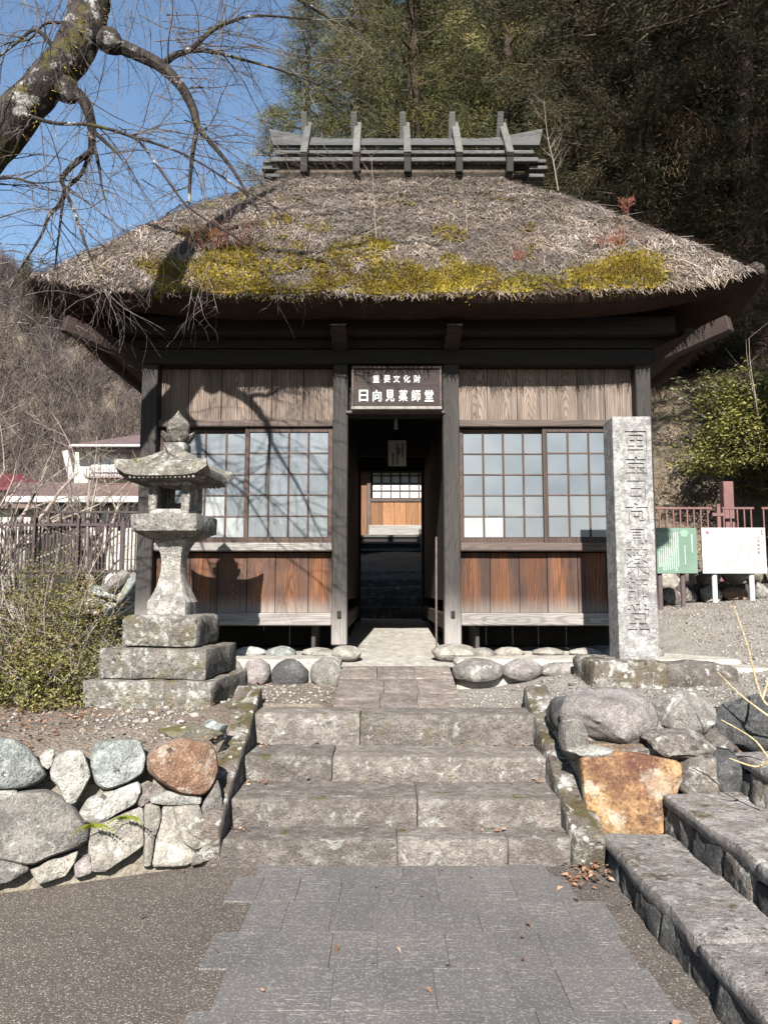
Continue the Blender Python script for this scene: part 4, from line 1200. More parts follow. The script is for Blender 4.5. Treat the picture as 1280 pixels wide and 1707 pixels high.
# moss: cushions and fine shoots near the front eaves
def moss_mat():
    t = NT('moss'); v = t.obj(False)
    c = t.cramp(t.attr(), [(0, (0.06, 0.045, 0.014)), (.3, (0.15, 0.115, 0.022)), (.6, (0.30, 0.22, 0.035)), (.85, (0.41, 0.31, 0.045)), (1, (0.50, 0.41, 0.07))])
    n1 = t.noise(v, 3.6, 5, .65); n2 = t.noise(v, 1.5, 4, .6)
    c = t.mix(t.ramp(n1, .5, .68, 0, .8), c, (0.16, 0.095, 0.035))
    c = t.mix(t.ramp(n2, .52, .68, 0, .6), c, (0.12, 0.125, 0.025))
    c = t.scale_col(c, t.ramp(n1, .3, .6, 1.25, .75))
    return t.done(c, .95, .05)
M_MOSS = moss_mat()
def moss_mask(P):
    x, y, z = P[:, 0], P[:, 1], P[:, 2]
    t = (z - ZE) / HR
    px = 640 + (x / y) * F
    nse = noise_at(P, 1.5, 4) * .6 + noise_at(P, 4.2, 8) * .5
    reach = np.interp(px, [150, 240, 380, 560, 700, 840, 960, 1060, 1120, 1150], [.05, .14, .26, .30, .20, .15, .16, .28, .24, .0])
    k = np.interp(px, [225, 260, 1110, 1135], [0, 1, 1, 0])
    k2 = np.clip((reach + nse * .26 - t) / .16, 0, 1) * (y < 9.9) * k
    patch = np.clip((noise_at(P, 2.2, 13) - .30) / .15, 0, 1) * (t < .7) * .5 * (y < 9.9)
    gap = np.clip((noise_at(P, 2.7, 21) + .5) / .25, 0.0, 1)
    return np.clip(k2 * gap + patch * (px < 900), 0, 1)
P, N = sample_roof(46000, lambda c: (c[:, 1] < 9.6) * np.clip(1.2 - (c[:, 2] - ZE) / HR * 1.6, .04, 1))
keep = rng.uniform(0, 1, len(P)) < moss_mask(P); P, N = P[keep], N[keep]
mp = P[:5000]; mN = N[:5000]; n = len(mp)
sc = rng.uniform(.008, .030, n)[:, None] * rng.uniform(.8, 1.25, (n, 3)); sc[:, 2] *= .55
tr = np.clip(.5 + .35 * noise_at(mp, 1.6, 31) + rng.normal(0, .14, n) - .25 * np.clip((mp[:, 2] - ZE) / .5 - .6, 0, 1), 0, 1)
o = inst('moss', scatter_mesh('moss', [tuple(v) for v in V1], F1, mp + mN * .012, sc, rot_mats(rng, n, .5), M_MOSS, rng, smooth=True, jit=.22, rnd=tr, o=Vector((XC, 10.0, .9))), roof); tag(o, kind='stuff')
P2, N2 = np.repeat(P, 12, 0), np.repeat(N, 12, 0); n = len(P2)
P2 = P2 + rng.normal(0, .035, (n, 3)); d = N2 * .8 + rng.normal(0, .55, (n, 3)) + np.array([[0, -.2, -.1]]); d /= np.linalg.norm(d, axis=1)[:, None]
w = np.cross(d, rng.normal(0, 1, (n, 3))); w /= np.linalg.norm(w, axis=1)[:, None]; W = rng.uniform(.0015, .004, (n, 1)); L = rng.uniform(.015, .05, (n, 1))
V = np.stack([P2 - w * W + N2 * .012, P2 + w * W + N2 * .012, P2 + d * L + N2 * .015], 1) - np.array([XC, 10.0, .9])
tr = np.clip(.55 + .4 * noise_at(P, 1.6, 31), 0, 1); tr = np.clip(np.repeat(tr, 12) + rng.normal(0, .2, n), 0, 1)
o = inst('moss_shoots', np_mesh('moss_shoots', V.reshape(-1, 3), np.arange(n * 3).reshape(-1, 3), M_MOSS, np.repeat(tr, 3)), roof); tag(o, kind='stuff')

# ------------------------------------------------------------------ ridge
mb = MB(); x0, x1 = at(470, 290, 9.75).x, at(878, 290, 9.75).x
mb.cbox((XC, YR, 7.17), (x1 - x0, .62, .30), .05, taper=.9); mb.build('ridge_pad', M_THATCH, hall)
V, Fc = [], []
n = 5000
px_ = rng.uniform(x0, x1, n); zz = rng.uniform(7.22, 7.34, n)
P = np.stack([px_, np.full(n, YR - .30) + (zz - 7.22) * .4, zz], 1)
d = np.stack([rng.normal(0, .5, n), rng.uniform(-1, -.3, n), rng.uniform(-1, .2, n)], 1); d /= np.linalg.norm(d, axis=1)[:, None]
w = np.cross(d, np.array([[.2, .3, .9]])); w /= np.linalg.norm(w, axis=1)[:, None]; W = rng.uniform(.002, .006, (n, 1)); p1 = P + d * rng.uniform(.03, .10, (n, 1))
V = np.stack([P - w * W, P + w * W, p1 + w * W * .5, p1 - w * W * .5], 1) - np.array([XC, 10.0, .9])
o = inst('ridge_straw', np_mesh('ridge_straw', V.reshape(-1, 3), np.arange(n * 4).reshape(-1, 4), M_STRAW, np.repeat(rng.beta(2, 2, n), 4)), hall); tag(o, kind='stuff')
XA, XB = at(462, 250, 9.78).x, at(892, 250, 9.78).x
def ridge_board(sgn):
    mb = MB(); n = 14; vs = []
    for i in range(n + 1):
        f = i / n; xx = XA - .04 + (XB - XA + .08) * f
        e = abs(f - .5) * 2; up = .14 * max(0, e - .6) ** 1.6 / .4 ** 1.6 * 1.0; ext = (.10 if i == n else (-.10 if i == 0 else 0))
        for (yy, z, ex) in ((-.30, 7.46, 0), (-.06, 7.70 + up, ext), (-.02, 7.68 + up, ext), (-.26, 7.44, 0)):
            vs.append((xx + ex, YR - sgn * -yy if sgn < 0 else YR + yy, z))
    fs = [(i * 4 + k, (i + 1) * 4 + k, (i + 1) * 4 + (k + 1) % 4, i * 4 + (k + 1) % 4) for i in range(n) for k in range(4)]
    fs += [(0, 1, 2, 3), (n * 4 + 3, n * 4 + 2, n * 4 + 1, n * 4)]
    mb.add(vs, fs); return mb.build('ridge_board', W_RIDGE, hall)
ridge_board(1)
mb = MB(); mb.b2((XA, YR + .04, 7.40), (XB, YR + .26, 7.62), .02); mb.build('ridge_board', W_RIDGE, hall)
for (pa, pb, yy, zz, hh) in ((458, 890, .335, Z(250, 9.67), .055), (452, 897, .40, Z(261.5, 9.6), .06)):
    xa, xb = at(pa, 255, 10 - yy).x, at(pb, 255, 10 - yy).x
    part('ridge_pole', W_RIDGE, (xa, YR - yy, zz - hh), (xb, YR - yy + .06, zz), .008)
    part('ridge_pole', W_RIDGE, (xa, YR + yy - .06, zz - hh), (xb, YR + yy, zz), .008)
for sx in (-1, 1):                                         # stacked end blocks under the ridge ends
    for k, (dz, ln) in enumerate(((7.24, .22), (7.16, .24), (7.06, .2))):
        xe = (x0 - .02) if sx < 0 else (x1 + .02)
        part('ridge_end_block', W_RIDGE, (min(xe, xe + sx * ln), YR - .34 + k * .02, dz - .05), (max(xe, xe + sx * ln), YR + .3, dz), .006)
for px in (508, 592, 674, 757, 838):
    x = at(px, 215, 9.85).x
    mb = MB(); mb.beam((x + .03, YR - .53, 7.20), (x + .03, YR + .09, 8.0), .095, .06, .006); mb.build('ridge_brace', W_RIDGEY, hall)
    mb = MB(); mb.beam((x - .02, YR + .50, 7.12), (x - .02, YR - .10, 8.06), .085, .055, .006); mb.build('ridge_brace', W_RIDGEY, hall)
    mb = MB(); mb.beam((x + .03, YR - .45, 6.98), (x + .03, YR - .46, 7.20), .09, .08, .006); mb.build('brace_foot', W_DARKZ, hall)

# ------------------------------------------------------------------ name board over the passage
M_WHITE = plain('white_paint', (0.78, 0.76, 0.73), (0.68, 0.66, 0.63), 30)
xs0, xs1 = at(586, 650, 7.6).x, at(736, 650, 7.6).x; zs0, zs1 = zat(683, 7.6), zat(613, 7.6)
sgn = thing('name_board', ((xs0 + xs1) / 2, 7.6, zs0), 'dark wooden name board with white characters over the passage', 'sign')
part('board', W_SIGN, (xs0 + .02, 7.60, zs0 + .02), (xs1 - .02, 7.63, zs1 - .01), .003, sgn)
part('frame_bar', W_PALE, (xs0, 7.575, zs0), (xs1, 7.64, zs0 + .03), .004, sgn)
part('frame_bar', W_SIGN, (xs0, 7.58, zs1 - .012), (xs1, 7.64, zs1 + .015), .004, sgn)
for x in (xs0, xs1 - .022): part('frame_bar', W_RAIL, (x, 7.58, zs0 + .031), (x + .022, 7.64, zs1 - .013), .004, sgn)
def ink(chars, pxs, py, w, h, bold):
    for ch, px in zip(chars, pxs):
        bold_ = bold if ch not in '薬師財要重' else .004
        mb = MB(); c = at(px, py, 7.595); glyph(mb, ch, c.x, c.z, w, h, 7.598, .006, bold_); mb.build('character', M_WHITE, sgn)
ink('重要文化財', (627, 645, 661, 678, 695), 631.5, .066, .076, .008)
ink('日向見薬師堂', (606, 628.5, 650, 672, 693.5, 715), 659.5, .088, .118, .012)
o = sgn

# notice paper and lamp inside the passage, leaning board
M_PAPER = plain('paper', (0.62, 0.61, 0.58), (0.55, 0.54, 0.51), 5); M_INK = plain('ink', (0.03, 0.03, 0.03))
c0, c1 = at(647, 777, 9.8), at(677, 734, 9.8)
nt_ = thing('paper_notice', (c0.x, 9.8, c0.z), 'white paper notice hanging in the dark passage', 'notice')
part('sheet', M_PAPER, (c0.x, 9.80, c0.z), (c1.x, 9.804, c1.z), .002, nt_)
mb = MB()
for k, (fx, za, zb) in enumerate(((.8, .1, .62), (.62, .3, .55), (.50, .12, .9), (.26, .5, .95))):
    z = c1.z - (c1.z - c0.z) * za
    while z > c1.z - (c1.z - c0.z) * zb:
        x = c0.x + (c1.x - c0.x) * fx; h = random.Random(int(z * 999) + k).uniform(.012, .02)
        mb.b2((x - .012, 9.796, z - h), (x + .012, 9.799, z), .001); z -= h + .007
mb.build('writing', M_INK, nt_)
part('hanging_cord', W_DARKZ, ((c0.x + c1.x) / 2 - .004, 9.79, c1.z), ((c0.x + c1.x) / 2 + .004, 9.798, 3.86), .001, nt_)
c = at(660, 708, 8.6)
lp = thing('passage_lamp', (c.x, 8.6, c.z), 'small lamp socket under the passage ceiling', 'lamp')
mb = MB(); mb.tube([c + Vector((0, 0, .09)), c + Vector((0, 0, .03)), c + Vector((0, 0, -.05))], [.012, .02, .022], 10); mb.build('socket', M_PAPER, lp)
mb = MB(); mb.tube([Vector((c.x, 8.6, 3.86)), c + Vector((0, 0, .09))], .005, 6); mb.build('cord', M_INK, lp)
a = at(729, 1048, 8.7)
lb = thing('leaning_board', (a.x, 8.7, .92), 'pale narrow board leaning inside the passage beside the right post', 'board')
mb = MB(); mb.beam((a.x - .01, 8.75, .925), (at(727, 895, 8.95).x, 8.95, zat(895, 8.95)), .022, .014, .003); mb.build('slat', W_RAIL, lb)

# ------------------------------------------------------------------ rear hall, seen through the passage
YH = 18.0
rh = thing('rear_hall', (.14, 19.5, 2.5), 'second wooden hall with a white lattice window seen through the passage', 'hall')
zc, zd, ze_, zf = zat(887, YH), zat(876, YH), zat(834, YH), zat(782, YH)
W_LOW2 = wood('rear_plank_wood', (0.30, 0.145, 0.06), (0.10, 0.05, 0.03), freq=20, var=.3)
xa, xb = at(618, 840, YH).x, at(716, 840, YH).x
ed = np.linspace(xa, xb, 6)
for a, b in zip(ed, ed[1:]): part('plank', W_LOW2, (a + .003, YH, zd), (b - .003, YH + .04, ze_ - .04), .004, rh)
part('sill', W_PALE, (xa - .04, YH - .15, zc - .08), (xb + .04, YH + .05, zd), .01, rh)
part('rail', W_RAIL, (xa, YH - .03, ze_ - .04), (xb, YH + .05, ze_ + .05), .01, rh)
ed = np.linspace(xa + .03, xb - .03, 7); ez = np.linspace(ze_ + .05, zf + .2, 6)
for i in range(6):
    for j in range(5): part('pane', M_PAPER, (ed[i] + .018, YH + .02, ez[j] + .014), (ed[i + 1] - .018, YH + .03, ez[j + 1] - .014), .002, rh)
for x in ed[1:-1]: part('lattice_bar', W_RAIL, (x - .016, YH - .01, ez[0]), (x + .016, YH + .02, ez[-1]), .003, rh)
for z in ez[1:-1]: part('lattice_bar', W_RAIL, (ed[0], YH - .005, z - .014), (ed[-1], YH + .018, z + .014), .003, rh)
for x in (xa - .09, xb): part('post', W_RAIL, (x, YH - .04, 2.2), (x + .09, YH + .08, 4.9), .01, rh)
for (a, b) in ((-2.6, xa - .09), (xb + .09, 3.0)):
    ed = np.linspace(a, b, 9)
    for p, q in zip(ed, ed[1:]): part('plank', W_LOW2, (p + .003, YH + .02, 2.3), (q - .003, YH + .05, 4.7), .004, rh)
part('back_wall', W_DARK, (-2.6, 21.5, 2.3), (3.0, 21.6, 4.7), .01, rh)
for x in (-2.6, 2.96): part('side_wall', W_DARKY, (x, 18.06, 2.3), (x + .04, 21.5, 4.7), .005, rh)
mb = MB(); 
vs = [(-3.7, 17.45, 4.42), (4.0, 17.45, 4.42), (4.0, 22.8, 4.35), (-3.7, 22.8, 4.35), (-1.4, 19.7, 6.6), (1.7, 19.7, 6.6), (-3.7, 17.45, 4.62), (4.0, 17.45, 4.62), (4.0, 22.8, 4.55), (-3.7, 22.8, 4.55)]
mb.add(vs, [(3, 2, 1, 0), (0, 1, 7, 6), (1, 2, 8, 7), (2, 3, 9, 8), (3, 0, 6, 9), (6, 7, 5, 4), (7, 8, 5), (8, 9, 4, 5), (9, 6, 4)])
mb.build('roof', M_THATCH, rh)
# wooden stair of the rear hall and the dark stone steps below it
zs_ = np.linspace(2.12, zc - .1, 5)
for i in range(4):
    y = 16.5 + i * .36
    part('stair_tread', W_RIDGE, (.14 - .66, y, zs_[i + 1] - .05), (.14 + .66, y + .42, zs_[i + 1]), .006, rh)
    part('stair_riser', W_DARK, (.14 - .66, y + .05, zs_[i]), (.14 + .66, y + .08, zs_[i + 1] - .05), .004, rh)
for sx in (-1, 1):
    mb = MB(); mb.beam((.14 + sx * .71, 16.4, 2.1), (.14 + sx * .71, 17.9, zc - .05), .08, .26, .01); mb.build('stair_stringer', W_RIDGE, rh)
st2 = thing('rear_steps', (.14, 14, 1), 'dark stone steps rising behind the passage', 'stairs')
for k in range(6):
    y0 = 12.9 + k * .56; z1 = 1.12 + (k + 1) * .165
    blockpart(st2, 'step_stone', M_ROCKS['dark'], (-.9, y0, z1 - .4), (1.2, y0 + .75 if k < 5 else 16.6, z1), 300 + k, .03, .01)
# ------------------------------------------------------------------ stone lantern
LYAW = R(-5.0)
LC = Vector((-1.575, 5.80, 0.66))
lan = thing('stone_lantern', LC, 'tall stone lantern on a three tier base in front of the hall', 'lantern', rz=LYAW)
LK = 1.077
lan.location = (LC.x * LK, LC.y * LK, EYE + LK * (LC.z - EYE)); lan.scale = (LK, LK, LK)
ORG[lan.name] = Vector((0, 0, 0))          # its parts are written in the lantern's own frame
lz = lambda z: z - LC.z
def lpart(name, m, vs, fs, smooth=True):
    mb = MB(); mb.add(vs, fs); return mb.build(name, m, lan, smooth)
def lblock(name, m, sx, sy, z0, z1, seed, r=.03, amp=.01, ox=0.0, oy=0.0, n=None):
    s_ = (sx, sy, z1 - z0); n = n or tuple(max(2, min(12, int(d / .07))) for d in s_)
    vs, fs = hewn(s_, n, r, amp, 5, seed)
    c = Vector((ox, oy, lz((z0 + z1) / 2)))
    mb = MB(); mb.add([v + c for v in vs], fs)
    o_ = mb.build(name, m, lan, True); return o_
lblock('base_stone', M_LANTB, .57, .92, .62, .936, 1, .012, .013, ox=-.165)
lblock('base_stone', M_LANTB, .325, .92, .62, .934, 2, .012, .012, ox=.288)
lblock('base_stone', M_LANTB, .765, .765, .938, 1.148, 3, .014, .011)
lblock('base_stone', M_LANTB, .56, .56, 1.15, 1.378, 4, .04, .007)
def square_loft(prof, name, m, n=5, jit=.004, seed=0, corner=None):
    """square section post: prof = [(half width, z)]"""
    vs, fs = [], []
    per = 4 * n
    for (h, z) in prof:
        for k in range(per):
            sd_, f = divmod(k, n); f = f / n * 2 - 1
            x, y = [(f, -1), (1, f), (-f, 1), (-1, -f)][sd_]
            c = min(abs(x), abs(y))
            q = Vector((x * h, y * h, z + (corner(c, h) if corner else 0)))
            rr = 1 - .05 * (c ** 8)
            q.x *= rr; q.y *= rr
            e = jit * nz(q, 9, seed); q += Vector((x, y, 0)) * e
            vs.append(q)
    for j in range(len(prof) - 1):
        for k in range(per):
            fs.append((j * per + k, j * per + (k + 1) % per, (j + 1) * per + (k + 1) % per, (j + 1) * per + k))
    fs.append(tuple(range(per))[::-1]); fs.append(tuple((len(prof) - 1) * per + k for k in range(per)))
    return lpart(name, m, vs, fs, True)
P_ = [(.150, 1.375), (.150, 1.385), (.150, 1.465), (.150, 1.468), (.137, 1.49), (.112, 1.55), (.090, 1.62), (.078, 1.70), (.075, 1.76), (.081, 1.82), (.099, 1.875), (.122, 1.915), (.124, 1.93)]
square_loft([(h, lz(z)) for h, z in P_], 'shaft', M_LANT, 6)
P_ = [(.125, 1.922), (.15, 1.930), (.19, 1.95), (.245, 1.982), (.256, 1.984), (.258, 1.99), (.258, 2.10), (.254, 2.108), (.2, 2.109)]
square_loft([(h, lz(z)) for h, z in P_], 'middle_platform', M_LANT, 6, .005, 3)
# fire box: four corner pillars, top and bottom slabs, open windows
fb0, fb1, hw = 2.110, 2.365, .158
lblock('firebox_floor', M_LANT, hw * 2 - .01, hw * 2 - .01, fb0, fb0 + .045, 7, .02, .003)
lblock('firebox_head', M_LANT, hw * 2, hw * 2, fb1 - .035, fb1, 8, .008, .003)
for sx in (-1, 1):
    for s2 in (-1, 1): lblock('firebox_pillar', M_LANT,   .064, .064, fb0 + .03, fb1 - .03, 9 + sx + s2 * 2, .01, .003, sx * (hw - .0335), s2 * (hw - .0335))
for sx in (-1, 1): lblock('firebox_side', M_LANT, .03, .20, fb0 + .04, fb1 - .03, 40 + sx, .006, .002, sx * (hw - .03), 0)
lblock('firebox_back', M_LANT, .20, .03, fb0 + .04, fb0 + .115, 43, .006, .002, 0, hw - .03)
for sx in (-1, 1): lblock('firebox_back', M_LANT, .05, .03, fb0 + .11, fb1 - .03, 44 + sx, .006, .002, sx * .085, hw - .03)
# roof: flared square hip roof, upturned at the corners
vs, fs = [], []
N_ = 10; per = 4 * N_
def roofring(h, z, up):
    h *= .9 if h > .2 else (.95 if h > .12 else 1)
    for k in range(per):
        sd_, f = divmod(k, N_); f = f / N_ * 2 - 1
        x, y = [(f, -1), (1, f), (-f, 1), (-1, -f)][sd_]; c = min(abs(x), abs(y))
        q = Vector((x * h * (1 + .05 * up / .06 * c ** 6 if up else x * 0 + 1), y * h * (1 + .05 * up / .06 * c ** 6 if up else 1), lz(z) + up * c ** 6))
        q += Vector((nz(q, 8, 2), nz(q, 8, 3), nz(q, 8, 4))) * .003; vs.append(q)
for (h, z, u) in [(.14, 2.362, 0), (.22, 2.352, .0), (.30, 2.366, .03), (.350, 2.374, .06), (.360, 2.378, .062), (.362, 2.430, .06), (.356, 2.442, .056), (.29, 2.472, .034), (.22, 2.512, .016), (.15, 2.556, .004), (.10, 2.592, 0), (.083, 2.602, 0)]: roofring(h, z, u)
m_ = 12
for j in range(m_ - 1):
    for k in range(per): fs.append((j * per + k, j * per + (k + 1) % per, (j + 1) * per + (k + 1) % per, (j + 1) * per + k))
fs.append(tuple(range(per))[::-1]); fs.append(tuple((m_ - 1) * per + k for k in range(per)))
lroof = lpart('lantern_roof', M_LANTR, vs, fs, True)
mb = MB()                                                  # carved rafter ends under the eaves
for sd_ in range(4):
    M = Matrix.Rotation(sd_ * math.pi / 2, 3, 'Z')
    for k in range(15):
        x = -.235 + .47 * k / 14; mb.cbox(M @ Vector((x, -.285, lz(2.366) + .004)), (.018, .05, .02), .003, M)
ORG[lroof.name] = Vector((0, 0, 0)); tag(mb.build('rafter_ends', M_LANT, lroof), kind='stuff')
lblock('neck', M_LANT, .165, .165, 2.598, 2.668, 21, .012, .004)
mb = MB()                                                  # lotus petals and jewel
for k in range(8):
    a = k * math.pi / 4; M = Matrix.Rotation(a, 3, 'Z')
    V_, F_ = ico(2)
    mb.add([M @ (Vector((v.x * .062 + .072, v.y * .05, v.z * .032 + .045 * max(0, v.x + .2) ** 2)) + Vector((0, 0, 0))) + Vector((0, 0, lz(2.69))) for v in V_], F_)
mb.build('lotus_collar', M_LANTR, lan, True)
prof = [(.0, 2.69), (.05, 2.70), (.078, 2.735), (.088, 2.775), (.084, 2.81), (.066, 2.845), (.042, 2.872), (.022, 2.895), (.010, 2.915), (.0, 2.93)]
vs, fs = [], []
n = 20
for r_, z in prof:
    for k in range(n):
        a = 2 * math.pi * k / n; q = Vector((math.cos(a) * r_, math.sin(a) * r_, lz(z))); vs.append(q + Vector((nz(q, 12, 1), nz(q, 12, 2), 0)) * .004 * (r_ > 0))
for j in range(len(prof) - 1):
    for k in range(n): fs.append((j * n + k, j * n + (k + 1) % n, (j + 1) * n + (k + 1) % n, (j + 1) * n + k))
lpart('jewel', M_LANTR, vs, fs, True)

# ------------------------------------------------------------------ inscribed stone pillar
pf = 6.30
xl, xr = at(1029, 1000, pf).x, at(1095, 1000, pf).x
pil = thing('stone_pillar', ((xl + xr) / 2, pf + .13, .98), 'tall pale granite pillar carved with large characters standing right of the passage', 'stone pillar')
zb_, zt_ = zat(1099, pf), zat(694, pf)
mbp = MB()
vs, fs = hewn((xr - xl, .27, zt_ - zb_ + .06), (3, 2, 12), .008, .003, 4, 77)
cc = Vector(((xl + xr) / 2, pf + .135, (zb_ + zt_) / 2 - .03))
mbp.add([v + cc for v in vs], fs)
body = mbp.build('shaft', M_PILLAR, pil, False, origin=cc)
CH = [('国', 717, 757, 36), ('宝', 760, 791, 35), ('日', 800, 835, 30), ('向', 838, 873, 38), ('見', 881, 910, 34), ('薬', 911, 962, 38), ('師', 963, 1004, 36), ('堂', 1006, 1056, 35)]
body.parent = None; body.location = cc
def carve(ch, cx, cz, w, h, bold, depth):
    """cuts one character into the pillar face; keeps the face if the cut fails"""
    m = MB(); glyph(m, ch, cx, cz, w, h, pf, depth * 2, bold)
    bm = bmesh.new(); tmp = m.mesh('cutter', M_PILLAR, cc); bm.from_mesh(tmp)
    bmesh.ops.remove_doubles(bm, verts=bm.verts, dist=2e-5); bmesh.ops.recalc_face_normals(bm, faces=bm.faces); bm.to_mesh(tmp); bm.free()
    cut = bpy.data.objects.new('cutter', tmp); COL.objects.link(cut); cut.location = cc
    md = body.modifiers.new('carve', 'BOOLEAN'); md.operation = 'DIFFERENCE'; md.object = cut; md.solver = 'EXACT'; md.use_self = True
    bpy.context.view_layer.update()
    dg = bpy.context.evaluated_depsgraph_get(); new = bpy.data.meshes.new_from_object(body.evaluated_get(dg)); body.modifiers.clear(); bpy.data.objects.remove(cut)
    b2 = bmesh.new(); b2.from_mesh(new); bad = sum(1 for e in b2.edges if len(e.link_faces) != 2); vol = b2.calc_volume(); b2.free()
    return new, bad
prev = 0
for ch, ya, yb, w in CH:
    c = at(1061 + (yb - 880) * .015, (ya + yb) / 2, pf); best = None
    for bold in ((.035, .02, .008, 0.0) if ch not in '薬師' else (.012, .006, 0.0, -.004)):
        new, bad = carve(ch, c.x, c.z, w * pf / F, (yb - ya) * pf / F * .95, bold, .011)
        if len(new.vertices) > len(body.data.vertices) and (best is None or bad < best[1]): best = (new, bad)
        if best and best[1] - prev <= 3: break
    if best: body.data = best[0]; prev = best[1]
c = at(1080, 704, pf); new, bad = carve('旧', c.x, c.z, 9 * pf / F, 9 * pf / F, .01, .006)
if bad - prev <= 4: body.data = new
body.parent = pil; body.location = cc - ORG[pil.name]
c0 = at(985, 1117, 6.2)
blockpart(pil, 'plinth', M_CHEEK, (c0.x, 6.17, .62), (at(1112, 1100, 6.2).x, 6.85, zb_ + .0), 81, .05, .018)
blockpart(pil, 'plinth', M_ROCKS['brown'], (at(1114, 1100, 6.2).x, 6.25, .62), (at(1225, 1100, 6.3).x, 6.85, zb_ - .05), 82, .05, .022)
# ------------------------------------------------------------------ notice boards on the right
def dashes(mb, x0, x1, z0, z1, cols, y, seed, w=.008, hmin=.010, hmax=.018, gap=.006):
    """dense columns of small illegible characters"""
    g = random.Random(seed)
    for k in range(cols):
        x = x0 + (x1 - x0) * (k + .5) / cols; z = z1 - g.uniform(0, .02); end = z0 + g.uniform(0, .12) * (z1 - z0)
        while z > end:
            h = g.uniform(hmin, hmax); ww = w * g.uniform(.7, 1.2)
            mb.add([(x - ww / 2, y, z - h), (x + ww / 2, y, z - h), (x + ww / 2, y, z), (x - ww / 2, y, z), (x - ww / 2, y + .001, z - h), (x + ww / 2, y + .001, z - h), (x + ww / 2, y + .001, z), (x - ww / 2, y + .001, z)], [(0, 1, 2, 3), (7, 6, 5, 4), (0, 4, 5, 1), (2, 6, 7, 3), (1, 5, 6, 2), (0, 3, 7, 4)])
            z -= h + gap
M_GREEN = plain('green_board', (0.105, 0.17, 0.125), (0.13, 0.20, 0.155), 3, .5)
M_WBOARD = plain('white_board', (0.56, 0.55, 0.54), (0.50, 0.49, 0.48), 3, .45)
M_GINK = plain('pale_lettering', (0.42, 0.5, 0.42)); M_PINK = plain('grey_lettering', (0.12, 0.10, 0.10)); M_RED = plain('red_mark', (0.55, 0.10, 0.12))
M_WPOST = plain('white_post', (0.58, 0.57, 0.56), (0.5, 0.49, 0.48), 9); M_BPOST = plain('brown_post', (0.075, 0.05, 0.055), (0.1, 0.07, 0.07), 9)
YG = 10.9
a, b = at(1170.5, 956, YG), at(1273, 880, YG)
wb = thing('notice_board', ((a.x + b.x) / 2, YG, terr_h((a.x + b.x) / 2, YG)), 'white notice board on two white posts with fine lettering and a red seal', 'notice board')
part('board', M_WBOARD, (a.x, YG - .02, a.z), (b.x, YG + .02, b.z), .004, wb)
for px in (1191, 1253):
    x = at(px, 990, YG + .05).x; mb = MB(); mb.tube([(x, YG + .05, .8), (x, YG + .05, b.z - .05)], .036, 12); mb.build('post', M_WPOST, wb)
mb = MB(); W_, H_ = b.x - a.x, b.z - a.z
X = lambda f: a.x + W_ * f
Zf = lambda f: a.z + H_ * f
yw = YG - .0225
dashes(mb, X(.17), X(.53), Zf(.08), Zf(.56), 11, yw, 3, .011); dashes(mb, X(.53), X(.84), Zf(.08), Zf(.92), 9, yw, 4, .011)
dashes(mb, X(.17), X(.50), Zf(.66), Zf(.90), 7, yw, 5, .008); dashes(mb, X(.06), X(.09), Zf(.12), Zf(.5), 1, yw, 6, .008)
tag(mb.build('small_lettering', M_PINK, wb), kind='stuff')
mb = MB(); zc_ = Zf(.93)
for ch in '重要文化財': glyph(mb, ch, X(.945), zc_, .03, .032, yw, .001, .01); zc_ -= .042
zc_ = Zf(.86)
for ch in '日向見薬師堂': glyph(mb, ch, X(.885), zc_, .042, .044, yw, .001, .015); zc_ -= .052
tag(mb.build('title_lettering', M_PINK, wb), kind='stuff')
part('red_seal', M_RED, (X(.06), yw - .001, Zf(.86)), (X(.115), yw + .001, Zf(.93)), .0005, wb)
YN = 10.4
a, b = at(1086, 956, YN), at(1159, 880, YN)
gb = thing('notice_board', ((a.x + b.x) / 2, YN, terr_h((a.x + b.x) / 2, YN)), 'green notice board with pale columns of writing beside the stone pillar', 'notice board')
part('board', M_GREEN, (a.x, YN - .02, a.z), (b.x, YN + .02, b.z), .004, gb)
for px in (1100, 1138):
    x = at(px, 990, YN + .05).x; mb = MB(); mb.tube([(x, YN + .05, .8), (x, YN + .05, b.z - .05)], .032, 12); mb.build('post', M_BPOST, gb)
mb = MB(); W_, H_ = b.x - a.x, b.z - a.z; yw = YN - .0225
dashes(mb, X(.14), X(.60), Zf(.06), Zf(.92), 10, yw, 8, .013, .012, .02, .005)
dashes(mb, X(.70), X(.76), Zf(.2), Zf(.62), 1, yw, 9, .012); dashes(mb, X(.86), X(.92), Zf(.45), Zf(.88), 1, yw, 10, .016)
tag(mb.build('lettering', M_GINK, gb), kind='stuff')
mb = MB(); cpt = (X(.72), yw, Zf(.88)); ring_ = [(cpt[0] + .055 * math.cos(q) * (1 + .2 * math.sin(5 * q)), yw - .001, cpt[2] + .05 * math.sin(q)) for q in np.linspace(0, 6.1, 18)]
mb.add(ring_ + [(p[0], yw + .001, p[2]) for p in ring_], [tuple(range(18)), tuple(range(35, 17, -1))] + [(i, i + 18, (i + 1) % 18 + 18, (i + 1) % 18) for i in range(18)])
mb.build('emblem', plain('emblem_grey_green', (0.18, 0.28, 0.21)), gb)

